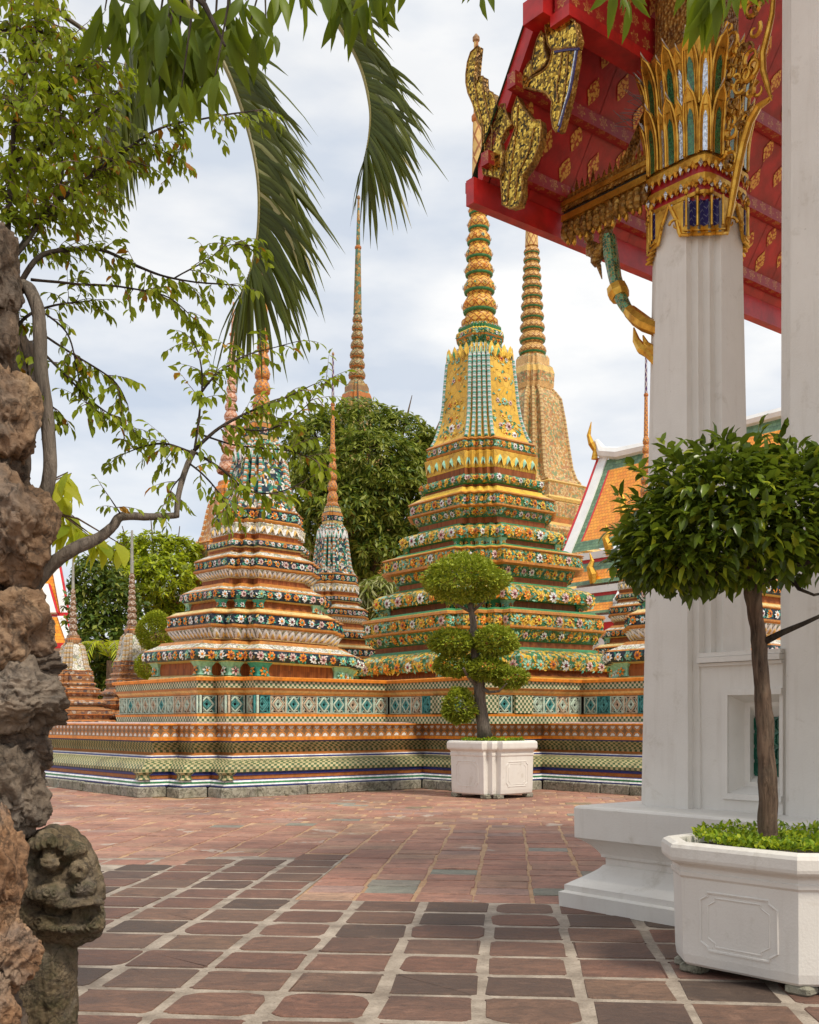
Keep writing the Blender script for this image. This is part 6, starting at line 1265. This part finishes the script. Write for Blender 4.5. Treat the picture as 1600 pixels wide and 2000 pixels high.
for px, py, dx, dy in ((85, 930, 1, -.2), (70, 960, 1, .2), (90, 1000, 1, .3), (120, 1040, 1, .2), (150, 1060, 1, .1), (100, 940, .6, -.6), (190, 1065, 1, .1)):
    a = P(60, 990, 6.5); b = P(px + dx * 55, py + dy * 30, 6.5 + rng.uniform(-.2, .2)); mb.tube([a, a.lerp(b, .5) + Vector((0, 0, .05)), b], [.008, .006, .003], 'bark', 5)
    for k in range(9):
        p = a.lerp(b, .35 + .65 * k / 8); yb.append(p); yd.append(((1 if k % 2 else -1) * rng.uniform(.1, .8), rng.gauss(0, .4), -rng.uniform(.4, 1.2)))
mb.build('stem', yl); n = len(yb); leaves('leaves', yl, ['leaf_yellow'], yb, yd, npr.uniform(.14, .25, n), npr.uniform(.06, .10, n), 'lance')

# ================================================================ palm whose fronds hang into view
pmx = thing('palm_tree', Vector((-3.6, 6.9, 0)), 'palm with long dark green feathery fronds drooping from above', 'palm')
hub = Vector((-3.3, 6.8, 6.9)); mb = MB(); mb.tube([Vector((-3.6, 6.9, -.05)), Vector((-3.62, 6.9, 2)), Vector((-3.5, 6.85, 4.5)), hub], [.2, .15, .13, .12], 'bark_grey', 12); mb.build('trunk', pmx)
def fr(pts, nl, l0, side, lm, droop, w_=.045, prog=1.0):
    mb = MB(); q = [hub] + [P(*a) for a in pts]; frond(mb, q, nl, l0, 'leaf_palm', side, w_, droop, True, lm, 'olive_rib', .022, 6, prog); mb.build('frond', pmx)
fr([(150, -230, 6.5), (330, -40, 6.2), (430, 110, 6.0), (478, 230, 5.95), (503, 340, 5.9), (505, 440, 5.9), (492, 520, 5.9), (472, 572, 5.9)], 92, .66, lambda f, sd: Vector((1.0 * (1 if f < .8 else 1 - (f - .8) * 5.5 + rng.uniform(-.25, .25)), -.15 + sd * .50, .14 if f < .75 else -.2)), lambda f: (.05 if f < .33 else (1.0 if f < .8 else 1.0 - (f - .8) * 1.3)) * rng.uniform(.78, 1.12), .17, .040, .85)
fr([(120, -330, 6.7), (420, -230, 6.6), (570, -80, 6.5), (655, 40, 6.4), (702, 125, 6.35), (722, 205, 6.3), (721, 265, 6.3), (710, 320, 6.3)], 88, .56, lambda f, sd: Vector((1.0 * (1 if f < .8 else 1 - (f - .8) * 5 + rng.uniform(-.25, .25)), -.1 + sd * .5, .2 if f < .75 else -.1)), lambda f: (.05 if f < .33 else (1.0 if f < .8 else 1.0 - (f - .8) * 1.2)) * rng.uniform(.75, 1.15), .16, .038, .85)
fr([(60, -260, 6.6), (260, -90, 6.4), (262, 40, 6.3), (243, 140, 6.25), (215, 230, 6.2), (190, 290, 6.2)], 120, .52, lambda f, sd: Vector((.55, sd * .7, .0)), lambda f: (.05 if f < .38 else (1.0 if f < .8 else 1.0 - (f - .8) * 2.2)), .30, .045)

# ================================================================ tree whose leaves hang across the top
mt = thing('overhanging_tree', Vector((-2.9, 4.6, 0)), 'tree with long pointed leaves dangling across the top of the view', 'tree')
mb = MB(); top = P(-300, -240, 4.8); mb.tube([Vector((-2.9, 4.6, -.05)), Vector((-2.95, 4.7, 2.5)), top], [.16, .13, .10], 'bark', 10); mb.build('trunk', mt)
mb = MB(); mb.tube([top, P(100, -160, 4.8), P(400, -130, 4.7), P(750, -150, 4.6), P(1100, -130, 4.6), P(1450, -110, 4.6), P(1560, -90, 4.6)], [.09, .06, .045, .035, .026, .016, .008], 'bark', 8); mb.tube([P(250, -140, 4.75), P(330, -60, 4.6), P(400, 10, 4.5), P(440, 90, 4.45)], [.03, .02, .012, .005], 'bark_dark', 6)
ob, od, ol = [], [], []
def clump(px, py, n, Lp, Y=4.55, fan=.5, from_y=-120):
    c = P(px, py, Y); a = P(px + rng.uniform(-40, 40), from_y, Y + .05); mb.tube([a, a.lerp(c, .5) + Vector((.02, 0, 0)), c], [.007, .005, .003], 'bark_dark', 5)
    for i in range(max(2, round(n * .72))):
        an = rng.uniform(-1, 1) * fan; ob.append(c + Vector((rng.gauss(0, .018), rng.gauss(0, .03), rng.gauss(0, .02)))); od.append((math.sin(an), rng.gauss(0, .35), -math.cos(an))); ol.append(Lp * rng.uniform(.62, 1.08) * Y / F)
for px, py, n, Lp in ((205, 20, 8, 95), (255, 10, 9, 110), (290, 50, 8, 110), (330, 20, 9, 120), (370, 60, 10, 120), (400, 10, 9, 120), (345, 110, 9, 115), (300, 120, 7, 95), (395, 115, 8, 110), (440, 70, 8, 110), (310, 165, 5, 80), (355, 170, 7, 80), (395, 170, 6, 80), (450, 20, 8, 110), (490, 40, 5, 95), (480, 0, 7, 90), (540, -10, 7, 80), (520, 60, 4, 80), (230, -20, 8, 100), (420, 150, 5, 90), (280, 0, 8, 110), (350, -10, 9, 120), (330, 70, 9, 110), (375, 30, 8, 115),
                      (650, -30, 8, 90), (680, -10, 7, 90), (715, -20, 8, 105), (745, -35, 7, 80), (795, -45, 4, 80), (620, -40, 5, 70), (938, -45, 4, 85), (950, -50, 3, 80), (1205, -25, 5, 95), (1240, -30, 4, 95), (1355, -35, 6, 80), (1385, -40, 7, 115), (1410, -30, 6, 115), (1440, -40, 5, 95), (1465, -50, 4, 70), (575, -40, 7, 90), (1220, -50, 4, 60), (600, -60, 6, 90)):
    clump(px, py, n, Lp, 4.55 + rng.uniform(-.15, .15), .65)
mb.build('limb', mt); leaves('foliage', mt, ['leaf_mango'], ob, od, ol, [l * rng.uniform(.20, .29) for l in ol], 'lance', nrm=[(rng.gauss(0, .5), -1, rng.gauss(0, .3)) for _ in ob])
